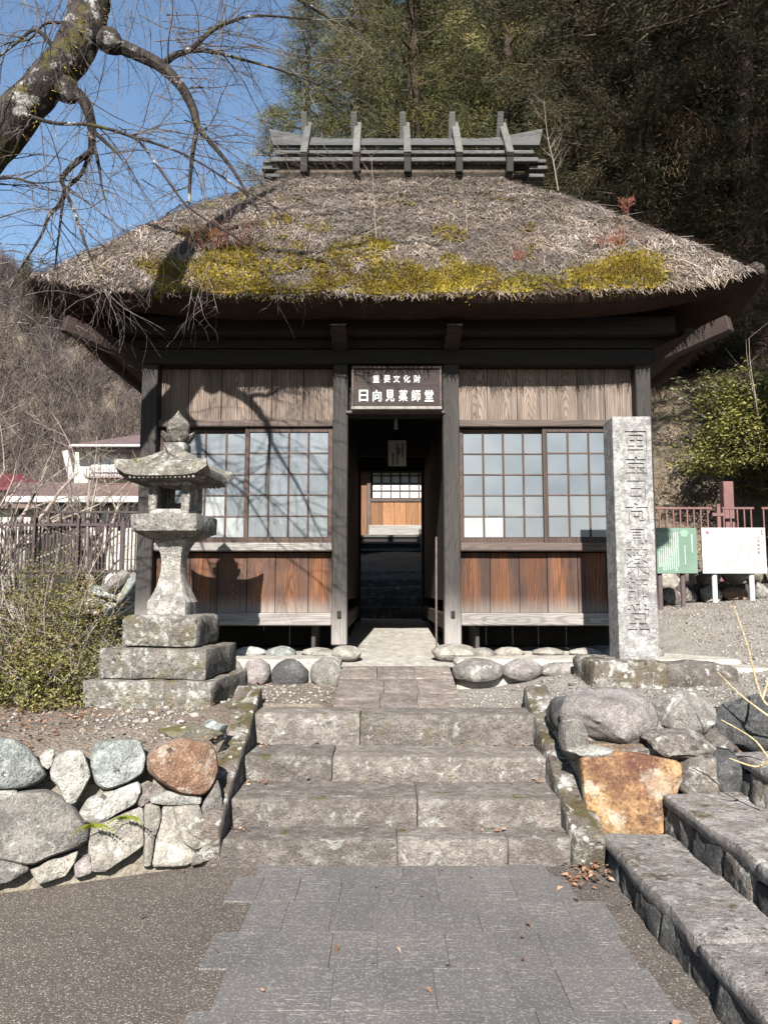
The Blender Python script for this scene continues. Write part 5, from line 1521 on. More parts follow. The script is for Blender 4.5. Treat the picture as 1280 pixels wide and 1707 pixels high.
# ------------------------------------------------------------------ low rubble wall and railing behind the notice boards
YW2 = 11.55
lw = thing('rubble_wall', (4.6, YW2, 1.1), 'low rubble stone wall behind the notice boards', 'stone wall')
q = random.Random(3)
x = 3.1
while x < 8.2:
    w = q.uniform(.24, .5)
    for k in range(2):
        h = q.uniform(.26, .38)
        c = Vector((x + w / 2 + q.uniform(-.05, .05), YW2 + k * .12 + q.uniform(-.04, .04), terr_h(x, 11.3) + .10 + k * .28))
        vs, fs = rock((w * 1.05, .4, h), 400 + int(x * 100) + k, 2, .2, 7); mb = MB(); mb.add([v + c for v in vs], fs)
        mb.build('stone', M_ROCKS[q.choice(['pale', 'grey', 'tan', 'mossy', 'grey', 'orange' if k == 0 and q.random() < .3 else 'brown'])], lw, True, origin=c)
    x += w
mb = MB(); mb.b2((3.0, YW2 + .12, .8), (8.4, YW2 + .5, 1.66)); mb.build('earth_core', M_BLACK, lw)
M_RAILR = plain('brown_red_paint', (0.13, 0.062, 0.058), (0.17, 0.085, 0.08), 6, .55)
YF = 12.1
rf_ = thing('railing', (4.7, YF, 1.6), 'brown red metal picket railing above the rubble wall', 'fence')
ztop = zat(846, YF); zbot = zat(953, YF)
pk = MB(); pk.cbox((0, 0, (ztop - zbot) / 2), (.022, .022, ztop - zbot), .003); pkm = pk.mesh('picket', M_RAILR)
def rail_run(xa, xb, step):
    part('rail', M_RAILR, (xa, YF - .018, ztop - .03), (xb, YF + .018, ztop + .005), .004, rf_); part('rail', M_RAILR, (xa, YF - .015, zbot), (xb, YF + .015, zbot + .035), .004, rf_)
    x = xa + .03
    while x < xb: inst('picket', pkm, rf_, Vector((x, YF, zbot)) - ORG[rf_.name]); x += step
xg = [at(p, 900, YF).x for p in (1040, 1188, 1204, 1258)]
rail_run(xg[0], xg[1], .108); rail_run(xg[2], xg[3], .108); rail_run(xg[3] + .12, xg[3] + 2.6, .108)
part('post', M_RAILR, (at(1193, 850, YF).x, YF - .03, 1.2), (at(1199, 850, YF).x, YF + .03, ztop + .05), .006, rf_)
part('bracket_bar', M_RAILR, (xg[1] - .01, YF - .04, ztop - .14), (xg[2] + .02, YF - .032, ztop - .09), .003, rf_)
tp = thing('timber_post', (at(1214, 850, 12.4).x, 12.4, 1.3), 'square reddish timber post standing behind the railing', 'post')
part('shaft', M_RAILR, (at(1204, 850, 12.4).x, 12.34, 1.2), (at(1221, 850, 12.4).x, 12.50, zat(803, 12.4)), .01, tp)

# ------------------------------------------------------------------ left: picket fence, rock pile, houses
YL = 15.5
M_FENCE = plain('dark_brown_fence_paint', (0.032, 0.02, 0.02), (0.055, 0.035, 0.035), 14, .6)
fe = thing('picket_fence', (-8.5, YL, 1.0), 'tall dark brown picket fence in front of the white house', 'fence')
za, zb2 = zat(957, YL), zat(868, YL)
pk = MB(); pk.cbox((0, 0, (zb2 - za) / 2), (.03, .025, zb2 - za), .003); pm = pk.mesh('picket', M_FENCE)
xa, xb = at(-40, 900, YL).x, at(262, 900, YL).x
x = xa
while x < xb: inst('picket', pm, fe, Vector((x, YL + .3 * sstep(-5, -8, x), za)) - ORG[fe.name]); x += .075
for z in (za + .06, zb2 - .08): part('rail', M_FENCE, (xa, YL + .03, z - .03), (xb, YL + .07, z + .03), .004, fe)
xp = [at(p, 900, YL).x for p in (-30, 57, 130, 205, 260)]
for x in xp: part('post', M_FENCE, (x - .03, YL - .02, .7), (x + .03, YL + .08, zb2 + .06), .008, fe)
zt2 = zat(853, YL)
for x in np.arange(xp[1], xp[3], .24): part('upright', M_FENCE, (x - .022, YL + .08, zb2 - .2), (x + .022, YL + .12, zt2), .004, fe)
part('rail', M_FENCE, (xp[1], YL + .08, zt2 - .02), (xp[4], YL + .13, zt2 + .02), .004, fe)
rp = thing('rock_pile', (-3.6, 9.6, .9), 'heap of split grey rocks left of the hall', 'rock pile')
for i, (px, py, w, h, mk, tl, rz) in enumerate([(160, 1003, .32, .22, 'tan', .1, 0), (180, 990, .5, .12, 'green', .35, .2), (197, 976, .22, .4, 'grey', .5, 0), (222, 985, .22, .55, 'green', .55, .3), (208, 1003, .2, .42, 'grey', .3, 0), (196, 1018, .3, .24, 'pale', 0, 0), (228, 1015, .34, .26, 'pale', .2, .4), (245, 995, .4, .5, 'tan', .3, 0), (172, 1020, .26, .14, 'orange', 0, 0), (150, 1015, .3, .2, 'brown', 0, 0), (255, 1020, .3, .3, 'grey', 0, 0), (130, 1010, .4, .3, 'brown', 0, .2)]):
    c = at(px, py, 9.4); vs, fs = rock((w * 1.15, .4, h * 1.1), 500 + i, 3, .16, 10, .6); M = Matrix.Rotation(tl, 3, 'Y') @ Matrix.Rotation(rz, 3, 'Z')
    mb = MB(); mb.add([M @ v + c for v in vs], fs); mb.build('rock', M_ROCKS[mk], rp, False, origin=c)
mb = MB(); vs, fs = rock((3.0, 1.2, 1.0), 9, 3, .15); mb.add([v + Vector((-3.6, 10.2, .95)) for v in vs], fs); mb.build('earth', M_SOIL, rp, True)

M_PLASTER = plain('cream_plaster', (0.56, 0.535, 0.47), (0.5, 0.48, 0.42), 3, .8)
M_HROOF = plain('brown_sheet_roof', (0.115, 0.07, 0.062), (0.155, 0.10, 0.09), 4, .5, stretch=(6, .6, 1))
M_RROOF = plain('red_sheet_roof', (0.11, 0.013, 0.018), (0.14, 0.022, 0.026), 5, .5)
M_TRIM = plain('white_trim', (0.5, 0.49, 0.475), (0.42, 0.41, 0.4), 4, .5)
M_HGLASS = glass('house_pane', (0.42, 0.47, 0.48), (0.55, 0.58, 0.58)); M_DGLASS = glass('dark_house_pane', (0.045, 0.055, 0.065), (0.07, 0.08, 0.09))
HYF = 24.0
hs = thing('house', (-10, HYF, 1.0), 'cream two storey house with brown sheet roofs beyond the fence', 'house')
def hp(px, py, Y=HYF): return at(px, py, Y)
HY2 = 26.0
u0, u1 = hp(124, 800, HY2).x, hp(262, 800, HY2).x; uz1 = zat(752, HY2); uz0 = zat(806, HY2)
part('upper_wall', M_PLASTER, (u0, HY2, uz0 - .6), (u1 + 2, HY2 + 4, uz1 + .05), .01, hs)
def hip(name, x0, x1, y0, y1, z0, z1, inset, m, th=.12):
    mb = MB(); vs = [(x0, y0, z0), (x1, y0, z0), (x1, y1, z0), (x0, y1, z0), (x0 + inset, (y0 + y1) / 2, z1), (x1 - inset, (y0 + y1) / 2, z1)] + [(x0, y0, z0 - th), (x1, y0, z0 - th), (x1, y1, z0 - th), (x0, y1, z0 - th)]
    mb.add(vs, [(0, 1, 5, 4), (1, 2, 5), (2, 3, 4, 5), (3, 0, 4), (0, 6, 7, 1), (1, 7, 8, 2), (2, 8, 9, 3), (3, 9, 6, 0), (9, 8, 7, 6)]); return mb.build(name, m, hs)
ex0 = hp(118, 740, HY2 - .7).x
hip('roof', ex0, u1 + 2.8, HY2 - .7, HY2 + 4.8, zat(741, HY2 - .7), zat(727, HY2 - .7) + .75, 2.2, M_HROOF)
part('gutter', M_TRIM, (ex0, HY2 - .80, zat(745, HY2 - .75)), (u1 + 2.8, HY2 - .72, zat(741, HY2 - .75)), .02, hs)
part('eaves_band', M_HROOF, (ex0 + .1, HY2 - .6, zat(752, HY2 - .7)), (u1 + 2.6, HY2 - .5, zat(747, HY2 - .7)), .01, hs)
wx0, wx1 = hp(153, 775, HY2).x, hp(217, 775, HY2).x; wz0, wz1 = zat(795, HY2), zat(754, HY2)
wf = part('window', M_TRIM, (wx0, HY2 - .06, wz0), (wx1, HY2 - .01, wz1), .01, hs)
e4 = np.linspace(wx0 + .05, wx1 - .05, 5)
for k in range(4): part('pane', M_HGLASS, (e4[k] + .03, HY2 - .08, wz0 + .05), (e4[k + 1] - .03, HY2 - .065, wz1 - .05), .003, wf)
bal = part('balcony_rail', M_TRIM, (wx0 - .1, HY2 - .3, zat(783.5, HY2)), (wx1 + .1, HY2 - .24, zat(782, HY2)), .006, hs)
part('balcony_rail', M_HROOF, (wx0 - .1, HY2 - .3, zat(799, HY2)), (wx1 + .1, HY2 - .05, zat(796, HY2)), .006, hs)
for x in np.linspace(wx0 - .05, wx1 + .05, 16): part('baluster', M_RAILR, (x - .012, HY2 - .285, zat(797, HY2)), (x + .012, HY2 - .26, zat(783, HY2)), .003, hs)
mb = MB(); mb.beam(hp(111, 752, HY2 + .3), hp(122, 800, HY2 + .3), .22, .22, .02); mb.build('brace_pipe', M_TRIM, hs)
# lower storey
lx0, lx1 = hp(20, 850).x, hp(262, 850).x; lz1 = zat(828, HYF)
part('lower_wall', M_PLASTER, (lx0, HYF, .6), (lx1 + 2, HYF + 5, lz1), .01, hs)
mb = MB(); zE1, zT = zat(826, HYF - .9), zat(802, HY2)
xs0_, xs1_ = hp(12, 826, HYF - .9).x, lx1 + 2.5
mb.add([(xs0_, HYF - .9, zE1), (xs1_, HYF - .9, zE1), (xs1_, HY2, zT), (u0 - 2.2, HY2 + .3, zT), (xs0_, HYF - .9, zE1 - .12), (xs1_, HYF - .9, zE1 - .12), (xs1_, HY2, zT - .12), (u0 - 2.2, HY2 + .3, zT - .12), (xs0_ , HY2 + 3, zE1), (xs0_, HY2 + 3, zE1 - .12)],
        [(0, 1, 2, 3), (0, 4, 5, 1), (1, 5, 6, 2), (4, 7, 6, 5), (0, 3, 8), (4, 9, 7), (0, 8, 9, 4), (3, 7, 9, 8)])
mb.build('roof', M_HROOF, hs)
part('gutter', M_TRIM, (xs0_, HYF - 1.0, zE1 - .22), (xs1_, HYF - .91, zE1 - .03), .02, hs)
for (pa, pb) in ((60, 138), (170, 236)):
    wx0, wx1 = hp(pa, 850).x, hp(pb, 850).x; wz0, wz1 = zat(878, HYF), zat(831, HYF)
    wf = part('window', M_TRIM, (wx0, HYF - .06, wz0), (wx1, HYF - .01, wz1), .01, hs)
    e4 = np.linspace(wx0 + .06, wx1 - .06, 5); zm = zat(846, HYF)
    for k in range(4):
        part('pane', M_DGLASS, (e4[k] + .03, HYF - .08, zm + .05), (e4[k + 1] - .03, HYF - .065, wz1 - .06), .003, wf)
        part('pane', M_DGLASS if k % 2 else M_HGLASS, (e4[k] + .03, HYF - .08, wz0 + .05), (e4[k + 1] - .03, HYF - .065, zm - .04), .003, wf)
for px in (141, 168):
    x = hp(px, 850).x; part('corner_board', M_FENCE, (x - .08, HYF - .05, .6), (x + .08, HYF - .005, lz1), .01, hs)
h2 = thing('house', (-19, 33, 1.0), 'house with a bright red sheet roof at the far left', 'house')
hs_keep = hs; hs = h2
a, b = at(-260, 812, 33), at(74, 812, 33)
part('wall', M_PLASTER, (a.x, 33.8, .6), (b.x - .8, 38, a.z), .01, h2)
hip('roof', a.x - .5, b.x, 33, 39.5, a.z, zat(790, 33) + .5, 2.6, M_RROOF)
hs = hs_keep
sh = thing('shed', (-12.6, 20, 1.0), 'low white walled shed at the left edge behind the shrubs', 'shed')
a, b = at(-60, 905, 20), at(52, 850, 20)
part('wall', M_PLASTER, (a.x, 20, .6), (b.x, 23, b.z), .01, sh)
part('roof', M_HROOF, (a.x - .3, 19.7, b.z), (b.x + .3, 23.3, b.z + .12), .02, sh)
for px in (20, 33): part('corner_board', M_FENCE, (at(px, 880, 19.9).x - .05, 19.93, .6), (at(px, 880, 19.9).x + .05, 19.995, b.z - .01), .01, sh)
part('plinth_band', M_ROCKS['grey'], (a.x, 19.9, .6), (b.x, 19.99, zat(905, 20)), .01, sh)
# ------------------------------------------------------------------ bark and foliage materials
def bark(name, c1, c2, lich=0.4, lcol=(.5, .49, .45), moss=0.0):
    t = NT(name); v = t.obj(False)
    n1 = t.noise(t.map(v, (16, 16, 5)), 1.0, 6, .7); n2 = t.noise(v, 5.5, 5, .7); n3 = t.noise(v, 40, 4, .7)
    c = t.mix(t.ramp(n1, .35, .65), c1, c2)
    if lich: c = t.mix(t.math('MULTIPLY', t.ramp(n2, .66 - .18 * lich, .72 - .15 * lich), t.ramp(n3, .35, .6, .3, 1)), c, lcol)
    if moss: c = t.mix(t.math('MULTIPLY', t.ramp(t.noise(v, 3.1, 5, .65), .56, .62), moss), c, (.10, .085, .015))
    t.bump(t.math('ADD', n1, n3), 1.0, .02)
    return t.done(c, .95, .15)
M_BARK = bark('cherry_bark', (0.018, 0.015, 0.014), (0.055, 0.045, 0.04), .6, (.40, .385, .36), .6)
M_TWIG = bark('cherry_twig', (0.045, 0.036, 0.033), (0.17, 0.14, 0.125), .3, (.36, .34, .31))
M_PTWIG = bark('pale_twig', (0.22, 0.175, 0.145), (0.38, 0.32, 0.275), .3)
M_CBARK = bark('cedar_bark', (0.04, 0.028, 0.022), (0.085, 0.06, 0.047), .1)
M_HTWIG = bark('hillside_twig', (0.062, 0.048, 0.045), (0.135, 0.108, 0.10), 0)

def bez(pts, n):
    """smooth path through points"""
    P = [Vector(p) for p in pts]; out = []
    for i in range(len(P) - 1):
        p0 = P[max(i - 1, 0)]; p1 = P[i]; p2 = P[i + 1]; p3 = P[min(i + 2, len(P) - 1)]
        for k in range(n):
            t = k / n; out.append(.5 * ((2 * p1) + (p2 - p0) * t + (2 * p0 - 5 * p1 + 4 * p2 - p3) * t * t + (3 * p1 - p0 - 3 * p2 + p3) * t ** 3))
    out.append(P[-1]); return out
def shoot(mb, p, d, L, r, rg, droop=.0, wig=.25, n=6, sides=4, kids=0, kid_len=.45, depth=1, tip=.25, taper=True):
    """one wandering twig with side twigs; returns its points"""
    pts = [Vector(p)]; d = Vector(d).normalized(); st = L / n
    for i in range(n):
        d = (d + Vector((rg.gauss(0, wig), rg.gauss(0, wig), rg.gauss(0, wig))) * .5 + Vector((0, 0, -droop)) * (i + 1) / n).normalized()
        pts.append(pts[-1] + d * st)
    rad = [r * (1 - (1 - tip) * i / n) for i in range(n + 1)]
    mb.tube(pts, rad, sides, rnd=rg.random(), cap=False)
    if kids and depth > 0:
        for k in range(kids):
            i = rg.randint(1, n); base = pts[i] if i < n else pts[n]
            dd = (pts[i] - pts[i - 1]).normalized(); sd_ = dd.orthogonal().normalized(); sd_ = Matrix.Rotation(rg.uniform(0, 6.28), 3, dd) @ sd_
            shoot(mb, base, dd * .75 + sd_ * rg.uniform(.5, 1.0), L * kid_len * rg.uniform(.5, 1.2), max(r * .55 * (1 - .5 * i / n), .0012), rg, droop, wig, max(3, n - 1), 3, max(0, kids - 2), kid_len, depth - 1, tip)
    return pts
def bare_tree(name, base, H, spread, seed, mat, label, group=None, levels=3, r0=None, lean=(0, 0), stems=1, kids=(7, 6, 4), cat='tree', up=.35):
    rg = random.Random(seed); base = Vector(base)
    t_ = thing(name, base, label, cat, group); tr, br = MB(), MB(); r0 = r0 or H * .018
    def grow(p, d, L, r, lv):
        n = 7 if lv == 0 else 5; pts = [Vector(p)]; d = Vector(d).normalized()
        for i in range(n):
            d = (d + Vector((rg.gauss(0, .13), rg.gauss(0, .13), rg.gauss(0, .08))) + Vector((0, 0, up * .12 if lv else 0))).normalized(); pts.append(pts[-1] + d * (L / n))
        rad = [max(r * (1 - .7 * i / n), .003) for i in range(n + 1)]
        (tr if lv == 0 else br).tube(pts, rad, 7 if lv == 0 else (4 if lv == 1 else 3), rnd=rg.random(), cap=False)
        if lv < levels:
            for k in range(kids[min(lv, len(kids) - 1)]):
                i = rg.randint(2, n); dd = (pts[i] - pts[i - 1]).normalized(); s_ = Matrix.Rotation(rg.uniform(0, 6.28), 3, dd) @ dd.orthogonal().normalized()
                grow(pts[i], dd * .9 + s_ * spread * rg.uniform(.5, 1.1), L * rg.uniform(.42, .7), max(rad[i] * .62, .004), lv + 1)
    for k in range(stems):
        a = rg.uniform(0, 6.28); f = 0 if stems == 1 else .35
        grow(base + Vector((math.cos(a), math.sin(a), 0)) * r0 * (stems > 1), (lean[0] + math.cos(a) * f, lean[1] + math.sin(a) * f, 1), H * .55 * (rg.uniform(.8, 1.1) if stems > 1 else 1), r0, 0)
    tr.build('trunk', mat, t_, True); br.build('branches', mat, t_)
    return t_

# ------------------------------------------------------------------ the old cherry reaching in from the left
rg = random.Random(21)
YC = 5.2
ch = thing('cherry_tree', (-4.6, 5.0, .75), 'leaning bare cherry tree with a thick lichened limb over the left of the hall', 'tree')
limb = [(-4.65, 5.0, .6), (-4.5, 5.05, 1.8), (-4.15, 5.1, 2.9), (-3.55, 5.15, 3.75)] + [at(*q) for q in ((0, 222, YC), (60, 160, YC), (112, 100, YC), (143, 45, YC), (150, -20, YC + .05), (160, -120, YC + .1))] + [(-1.95, 5.4, 7.6), (-1.6, 5.5, 9.0)]
lp_ = bez(limb, 8); nL = len(lp_)
rads = []
for i in range(nL):
    f = i / (nL - 1); rads.append(np.interp(f, [0, .3, .45, .72, .8, 1], [.22, .19, .130, .140, .12, .05]))
mb = MB()
mb.tube(lp_, rads, 16)
V_ = [Vector(v) for v in mb.v]; mb.v = [tuple(v + Vector((nz(v, 3, 1), nz(v, 3, 2), nz(v, 3, 3))) * .03 + Vector((nz(v, 11, 4), nz(v, 11, 5), nz(v, 11, 6))) * .014) for v in V_]
kn = at(185, 70, YC - .02); vs, fs = rock((.20, .2, .19), 5, 3, .2); mb.add([v + kn for v in vs], fs)
kn = at(112, 150, YC); vs, fs = rock((.22, .2, .2), 6, 3, .2); mb.add([v + kn for v in vs], fs)
mb.build('trunk', M_BARK, ch, True)
mb = MB()
def px_path(pts, r0, r1, Y0=YC, Y1=YC, n=5, sides=7):
    P = [at(x, y, Y0 + (Y1 - Y0) * i / (len(pts) - 1)) for i, (x, y) in enumerate(pts)]; B = bez(P, n)
    mb.tube(B, [r0 + (r1 - r0) * i / (len(B) - 1) for i in range(len(B))], sides, cap=False); return B
BR = []
BR.append(px_path([(180, 68), (235, 92), (268, 110), (300, 142), (322, 182), (329, 212)], .055, .026))
BR.append(px_path([(329, 212), (322, 250), (317, 300), (316, 340)], .02, .010))
BR.append(px_path([(329, 212), (352, 238), (388, 282), (414, 326), (432, 352)], .02, .007, YC, YC - .3))
BR.append(px_path([(268, 110), (292, 92), (318, 82), (352, 52), (385, 36), (430, 26), (520, 32)], .026, .006, YC, YC - .2))
BR.append(px_path([(316, 82), (355, 86), (400, 98), (470, 118), (560, 152)], .018, .004, YC, YC + .2))
BR.append(px_path([(112, 145), (140, 168), (152, 200), (154, 232), (152, 255)], .05, .022))
BR.append(px_path([(152, 252), (122, 276), (104, 298), (108, 318), (98, 345), (84, 358), (68, 395), (30, 455)], .022, .006))
BR.append(px_path([(153, 250), (136, 290), (110, 320), (100, 380), (92, 450)], .018, .005, YC, YC + .2))
BR.append(px_path([(110, 322), (122, 345), (140, 398), (156, 440), (175, 482)], .014, .006, YC, YC - .3))
BR.append(px_path([(155, 235), (165, 275), (170, 310), (178, 340)], .016, .004))
BR.append(px_path([(152, 215), (185, 245), (200, 260)], .018, .006))
BR.append(px_path([(40, 190), (90, 205), (150, 208), (215, 226), (240, 245), (285, 308), (320, 350), (400, 400), (450, 428)], .014, .005, YC - .15, YC - .5))
BR.append(px_path([(215, 226), (285, 248), (340, 275), (420, 325), (500, 365)], .010, .003, YC - .2, YC - .6))
BR.append(px_path([(90, 78), (60, 50), (30, 70), (-20, 110)], .018, .006)); BR.append(px_path([(105, 38), (75, 40), (50, 65), (20, 70)], .012, .004))
BR.append(px_path([(-40, 300), (20, 296), (60, 305), (120, 300)], .010, .003, YC - .2, YC - .4))
# boughs above the picture that throw the shadows on the moss
top = Vector((-1.95, 5.4, 7.3))
for pts, r in (([(0, 0, -.9), (.5, .0, -.85), (1.1, .1, -1.0), (1.7, .1, -.75), (2.4, .2, -.8)], .05), ([(.9, 0, -.95), (1.25, .0, -1.25), (1.6, .05, -1.45)], .03), ([(1.2, .1, -.95), (1.5, .2, -.5), (2.0, .3, -.35)], .028), ([(-.1, 0, -.3), (.6, .2, .1), (1.4, .5, .2)], .045), ([(0, 0, -.6), (-.8, .1, -.2), (-1.7, .3, .2)], .05), ([(-.1, .0, -1.2), (.5, -.3, -1.2), (.9, -.6, -1.5)], .03)):
    P = bez([top + Vector(p) for p in pts], 6); mb.tube(P, [r * (1 - .75 * i / (len(P) - 1)) for i in range(len(P))], 7, cap=False); BR.append(P)
mb.build('branches', M_BARK, ch, True)
mb = MB()
for bi, B in enumerate(BR):
    L = sum((B[i + 1] - B[i]).length for i in range(len(B) - 1)); n = int(L * (11 if bi < 16 else 6)) + 3
    for k in range(n):
        i = rg.randint(1, len(B) - 1); p = B[i]; dd = (B[i] - B[i - 1]).normalized(); s_ = Matrix.Rotation(rg.uniform(0, 6.28), 3, dd) @ dd.orthogonal().normalized()
        shoot(mb, p, dd * .7 + s_ * .9 + Vector((0, 0, .1)), rg.uniform(.25, .85), rg.uniform(.0025, .0055), rg, .16, .28, 7, 4, rg.choice([2, 3, 4]), .5, 2 if rg.random() < .5 else 1)
    for k in range(2): shoot(mb, B[-1], (B[-1] - B[-2]), rg.uniform(.3, .7), .004, rg, .15, .25, 7, 4, 4, .5, 2)
for px, py, dx, dz in ((345, 445, .1, -1), (352, 440, -.3, -1), (330, 490, .2, -1), (300, 340, -.4, -.9), (320, 470, .15, -.9), (175, 485, .3, -.7), (170, 480, -.2, -.9), (260, 430, -.1, -1)):
    shoot(mb, at(px, py, 4.9), (dx, 0, dz), rg.uniform(.25, .45), .004, rg, .1, .25, 7, 4, 5, .55, 1)
for k in range(34):                                    # fine sprays hanging in from above and from the left
    px, py = rg.uniform(-40, 430), rg.uniform(-60, 20)
    shoot(mb, at(px, py, rg.uniform(4.6, 5.8)), (rg.uniform(-.5, .5), 0, -1), rg.uniform(.4, 1.1), .0045, rg, .1, .25, 8, 4, 5, .5, 2)
for k in range(26):
    shoot(mb, at(rg.uniform(230, 420), rg.uniform(20, 300), rg.uniform(4.7, 5.5)), (1, rg.uniform(-.3, .3), rg.uniform(-.5, .2)), rg.uniform(.5, 1.0), .0045, rg, .12, .2, 9, 4, 4, .5, 2)
for k in range(22):
    shoot(mb, at(rg.uniform(-60, 10), rg.uniform(250, 600), rg.uniform(4.6, 5.6)), (1, rg.uniform(-.3, .3), rg.uniform(-.2, .5)), rg.uniform(.4, .9), .0045, rg, .12, .25, 8, 4, 4, .5, 2)
mb.build('twigs', M_TWIG, ch)
mb = MB()                                              # moss tufts on the limb
for k in range(420):
    i = rg.randint(int(nL * .3), int(nL * .75)); p = lp_[i]; dd = (lp_[i] - lp_[i - 1]).normalized(); a = rg.gauss(-.6, .9)
    s_ = Matrix.Rotation(a, 3, dd) @ dd.cross(Vector((0, -1, 0))).normalized()
    if nz(p + s_, 2.6, 9) < -.05: continue
    q = p + s_ * rads[i]; d = (s_ * .5 + Vector((rg.gauss(0, .4), rg.gauss(0, .4), -.3))).normalized(); w = d.orthogonal().normalized() * .004
    mb.add([q - w, q + w, q + d * rg.uniform(.02, .06)], [(0, 1, 2)], rnd=rg.random())
mb.build('moss_tufts', M_MOSS, ch)

# ------------------------------------------------------------------ cedars
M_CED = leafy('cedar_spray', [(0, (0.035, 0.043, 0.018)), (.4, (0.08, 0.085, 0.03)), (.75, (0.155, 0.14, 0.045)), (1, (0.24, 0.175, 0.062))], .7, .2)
M_CEDD = leafy('dark_cedar_spray', [(0, (0.022, 0.024, 0.011)), (.5, (0.045, 0.041, 0.017)), (.85, (0.08, 0.058, 0.028)), (1, (0.13, 0.073, 0.04))], .7, .2)  # darker copy of the cedar colour; the right grove's shade is put into it
def cedar_meshes(seed, H, Rm, z0, nb, mat, nblade=150, dens=.36):
    g = np.random.default_rng(seed); tw = MB(); C, Ax, SZ = [], [], []
    rgl = random.Random(seed)
    for b in range(nb):
        f = (b + .5) / nb; z = z0 + (H - z0) * f ** 1.05; Lb = Rm * (1 - f) ** .7 * g.uniform(.65, 1.15) + .4
        a = b * 2.4 + g.normal(0, .3); d = np.array([math.cos(a), math.sin(a), 0])
        pts = []
        for k in range(6):
            t = k / 5; pts.append(Vector(d * Lb * t + np.array([0, 0, z - .25 * Lb * t + .28 * Lb * t * t])))
        tw.tube(pts, [.045 * (1 - .8 * k / 5) for k in range(6)], 4, cap=False)
        nc = int((5 + Lb * 9) * dens)
        for c in range(nc):
            t = g.uniform(.1, 1.0) ** .7; lat = g.normal(0, .30) * Lb * (.45 + .35 * t); p = d * Lb * t + np.array([-d[1], d[0], 0]) * lat + np.array([0, 0, z - .25 * Lb * t + .28 * Lb * t * t + g.normal(0, .12) - abs(lat) * .2])
            C.append(p); Ax.append(d * .55 + np.array([-d[1], d[0], 0]) * lat / Lb * 1.4 + np.array([0, 0, g.normal(.05, .35)])); SZ.append(g.uniform(.6, 1.2))
    C, Ax, SZ = np.array(C), np.array(Ax), np.array(SZ); Ax /= np.linalg.norm(Ax, axis=1)[:, None]; n = len(C)
    cr = np.clip(g.beta(1.4, 1.8, n), 0, 1)
    k = nblade
    P = np.repeat(C, k, 0); D = np.repeat(Ax, k, 0) * 1.1 + g.normal(0, .55, (n * k, 3)) + np.array([[0, 0, -.15]]); D /= np.linalg.norm(D, axis=1)[:, None]
    P = P + g.normal(0, .22, (n * k, 3)) * np.repeat(SZ, k)[:, None] * np.array([[1, 1, .6]])
    W = np.cross(D, g.normal(0, 1, (n * k, 3))); W /= np.linalg.norm(W, axis=1)[:, None]
    L = (np.repeat(SZ, k) * g.uniform(.08, .19, n * k))[:, None]; w = L * g.uniform(.045, .075, (n * k, 1))
    sag = np.array([[0, 0, -1.0]]) * L * .12
    V = np.stack([P + W * w, P + D * L + sag, P - W * w], 1).reshape(-1, 3)
    rn = np.clip(np.repeat(cr, k) + g.normal(0, .1, n * k), 0, 1)
    crown = np_mesh('crown', V, np.arange(len(V)).reshape(-1, 3), mat, np.repeat(rn, 3))
    tr = MB(); tr.tube([(0, 0, 0), (.05, .02, H * .3), (-.04, 0, H * .65), (0, 0, H)], [H * .016 + .05, H * .012 + .03, H * .007, .02], 10)
    return crown, tr.mesh('trunk', M_CBARK, smooth=True), tw.mesh('boughs', M_CBARK)
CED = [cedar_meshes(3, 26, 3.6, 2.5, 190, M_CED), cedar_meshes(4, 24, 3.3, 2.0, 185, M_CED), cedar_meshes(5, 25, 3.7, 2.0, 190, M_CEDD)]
def cedar(x, y, v, s, rz, label, group='cedars of the grove behind the hall', hz=1.0):
    z = far_h(x, y) - .3
    t_ = thing('cedar_tree', (x, y, z), label, 'tree', group); t_.rotation_euler = (0, 0, rz); t_.scale = (s, s, s * hz)
    c, t, w = CED[v]
    for nm, m in (('trunk', t), ('crown', c), ('boughs', w)): inst(nm, m, t_)
def cpx(px, Y): return at(px, 300, Y).x
GL = 'tall olive green cedar in the dense grove behind the hall'
GD = 'tall dark brown green cedar in the shaded grove right of the roof'
CED.append(cedar_meshes(9, 22, 3.0, 2.5, 62, M_CED))
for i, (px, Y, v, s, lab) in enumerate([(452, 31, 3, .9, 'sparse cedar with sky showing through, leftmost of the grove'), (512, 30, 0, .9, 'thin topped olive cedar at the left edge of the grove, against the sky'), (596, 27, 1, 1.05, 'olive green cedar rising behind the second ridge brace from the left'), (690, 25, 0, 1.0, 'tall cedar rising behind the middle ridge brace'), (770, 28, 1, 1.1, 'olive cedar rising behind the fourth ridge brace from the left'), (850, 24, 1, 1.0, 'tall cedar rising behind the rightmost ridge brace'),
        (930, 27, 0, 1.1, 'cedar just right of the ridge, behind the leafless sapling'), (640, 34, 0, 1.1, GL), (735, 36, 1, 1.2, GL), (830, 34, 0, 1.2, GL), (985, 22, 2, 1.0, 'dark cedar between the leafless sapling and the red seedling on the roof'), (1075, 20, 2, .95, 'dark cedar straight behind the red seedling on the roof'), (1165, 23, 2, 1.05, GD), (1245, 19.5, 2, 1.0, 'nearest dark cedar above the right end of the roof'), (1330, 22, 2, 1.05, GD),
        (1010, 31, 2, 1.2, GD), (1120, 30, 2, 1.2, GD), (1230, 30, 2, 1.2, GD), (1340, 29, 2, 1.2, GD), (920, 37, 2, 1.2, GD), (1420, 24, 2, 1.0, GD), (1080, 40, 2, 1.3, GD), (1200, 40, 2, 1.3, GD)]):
    cedar(cpx(px, Y), Y, v, s, i * 1.7, lab)
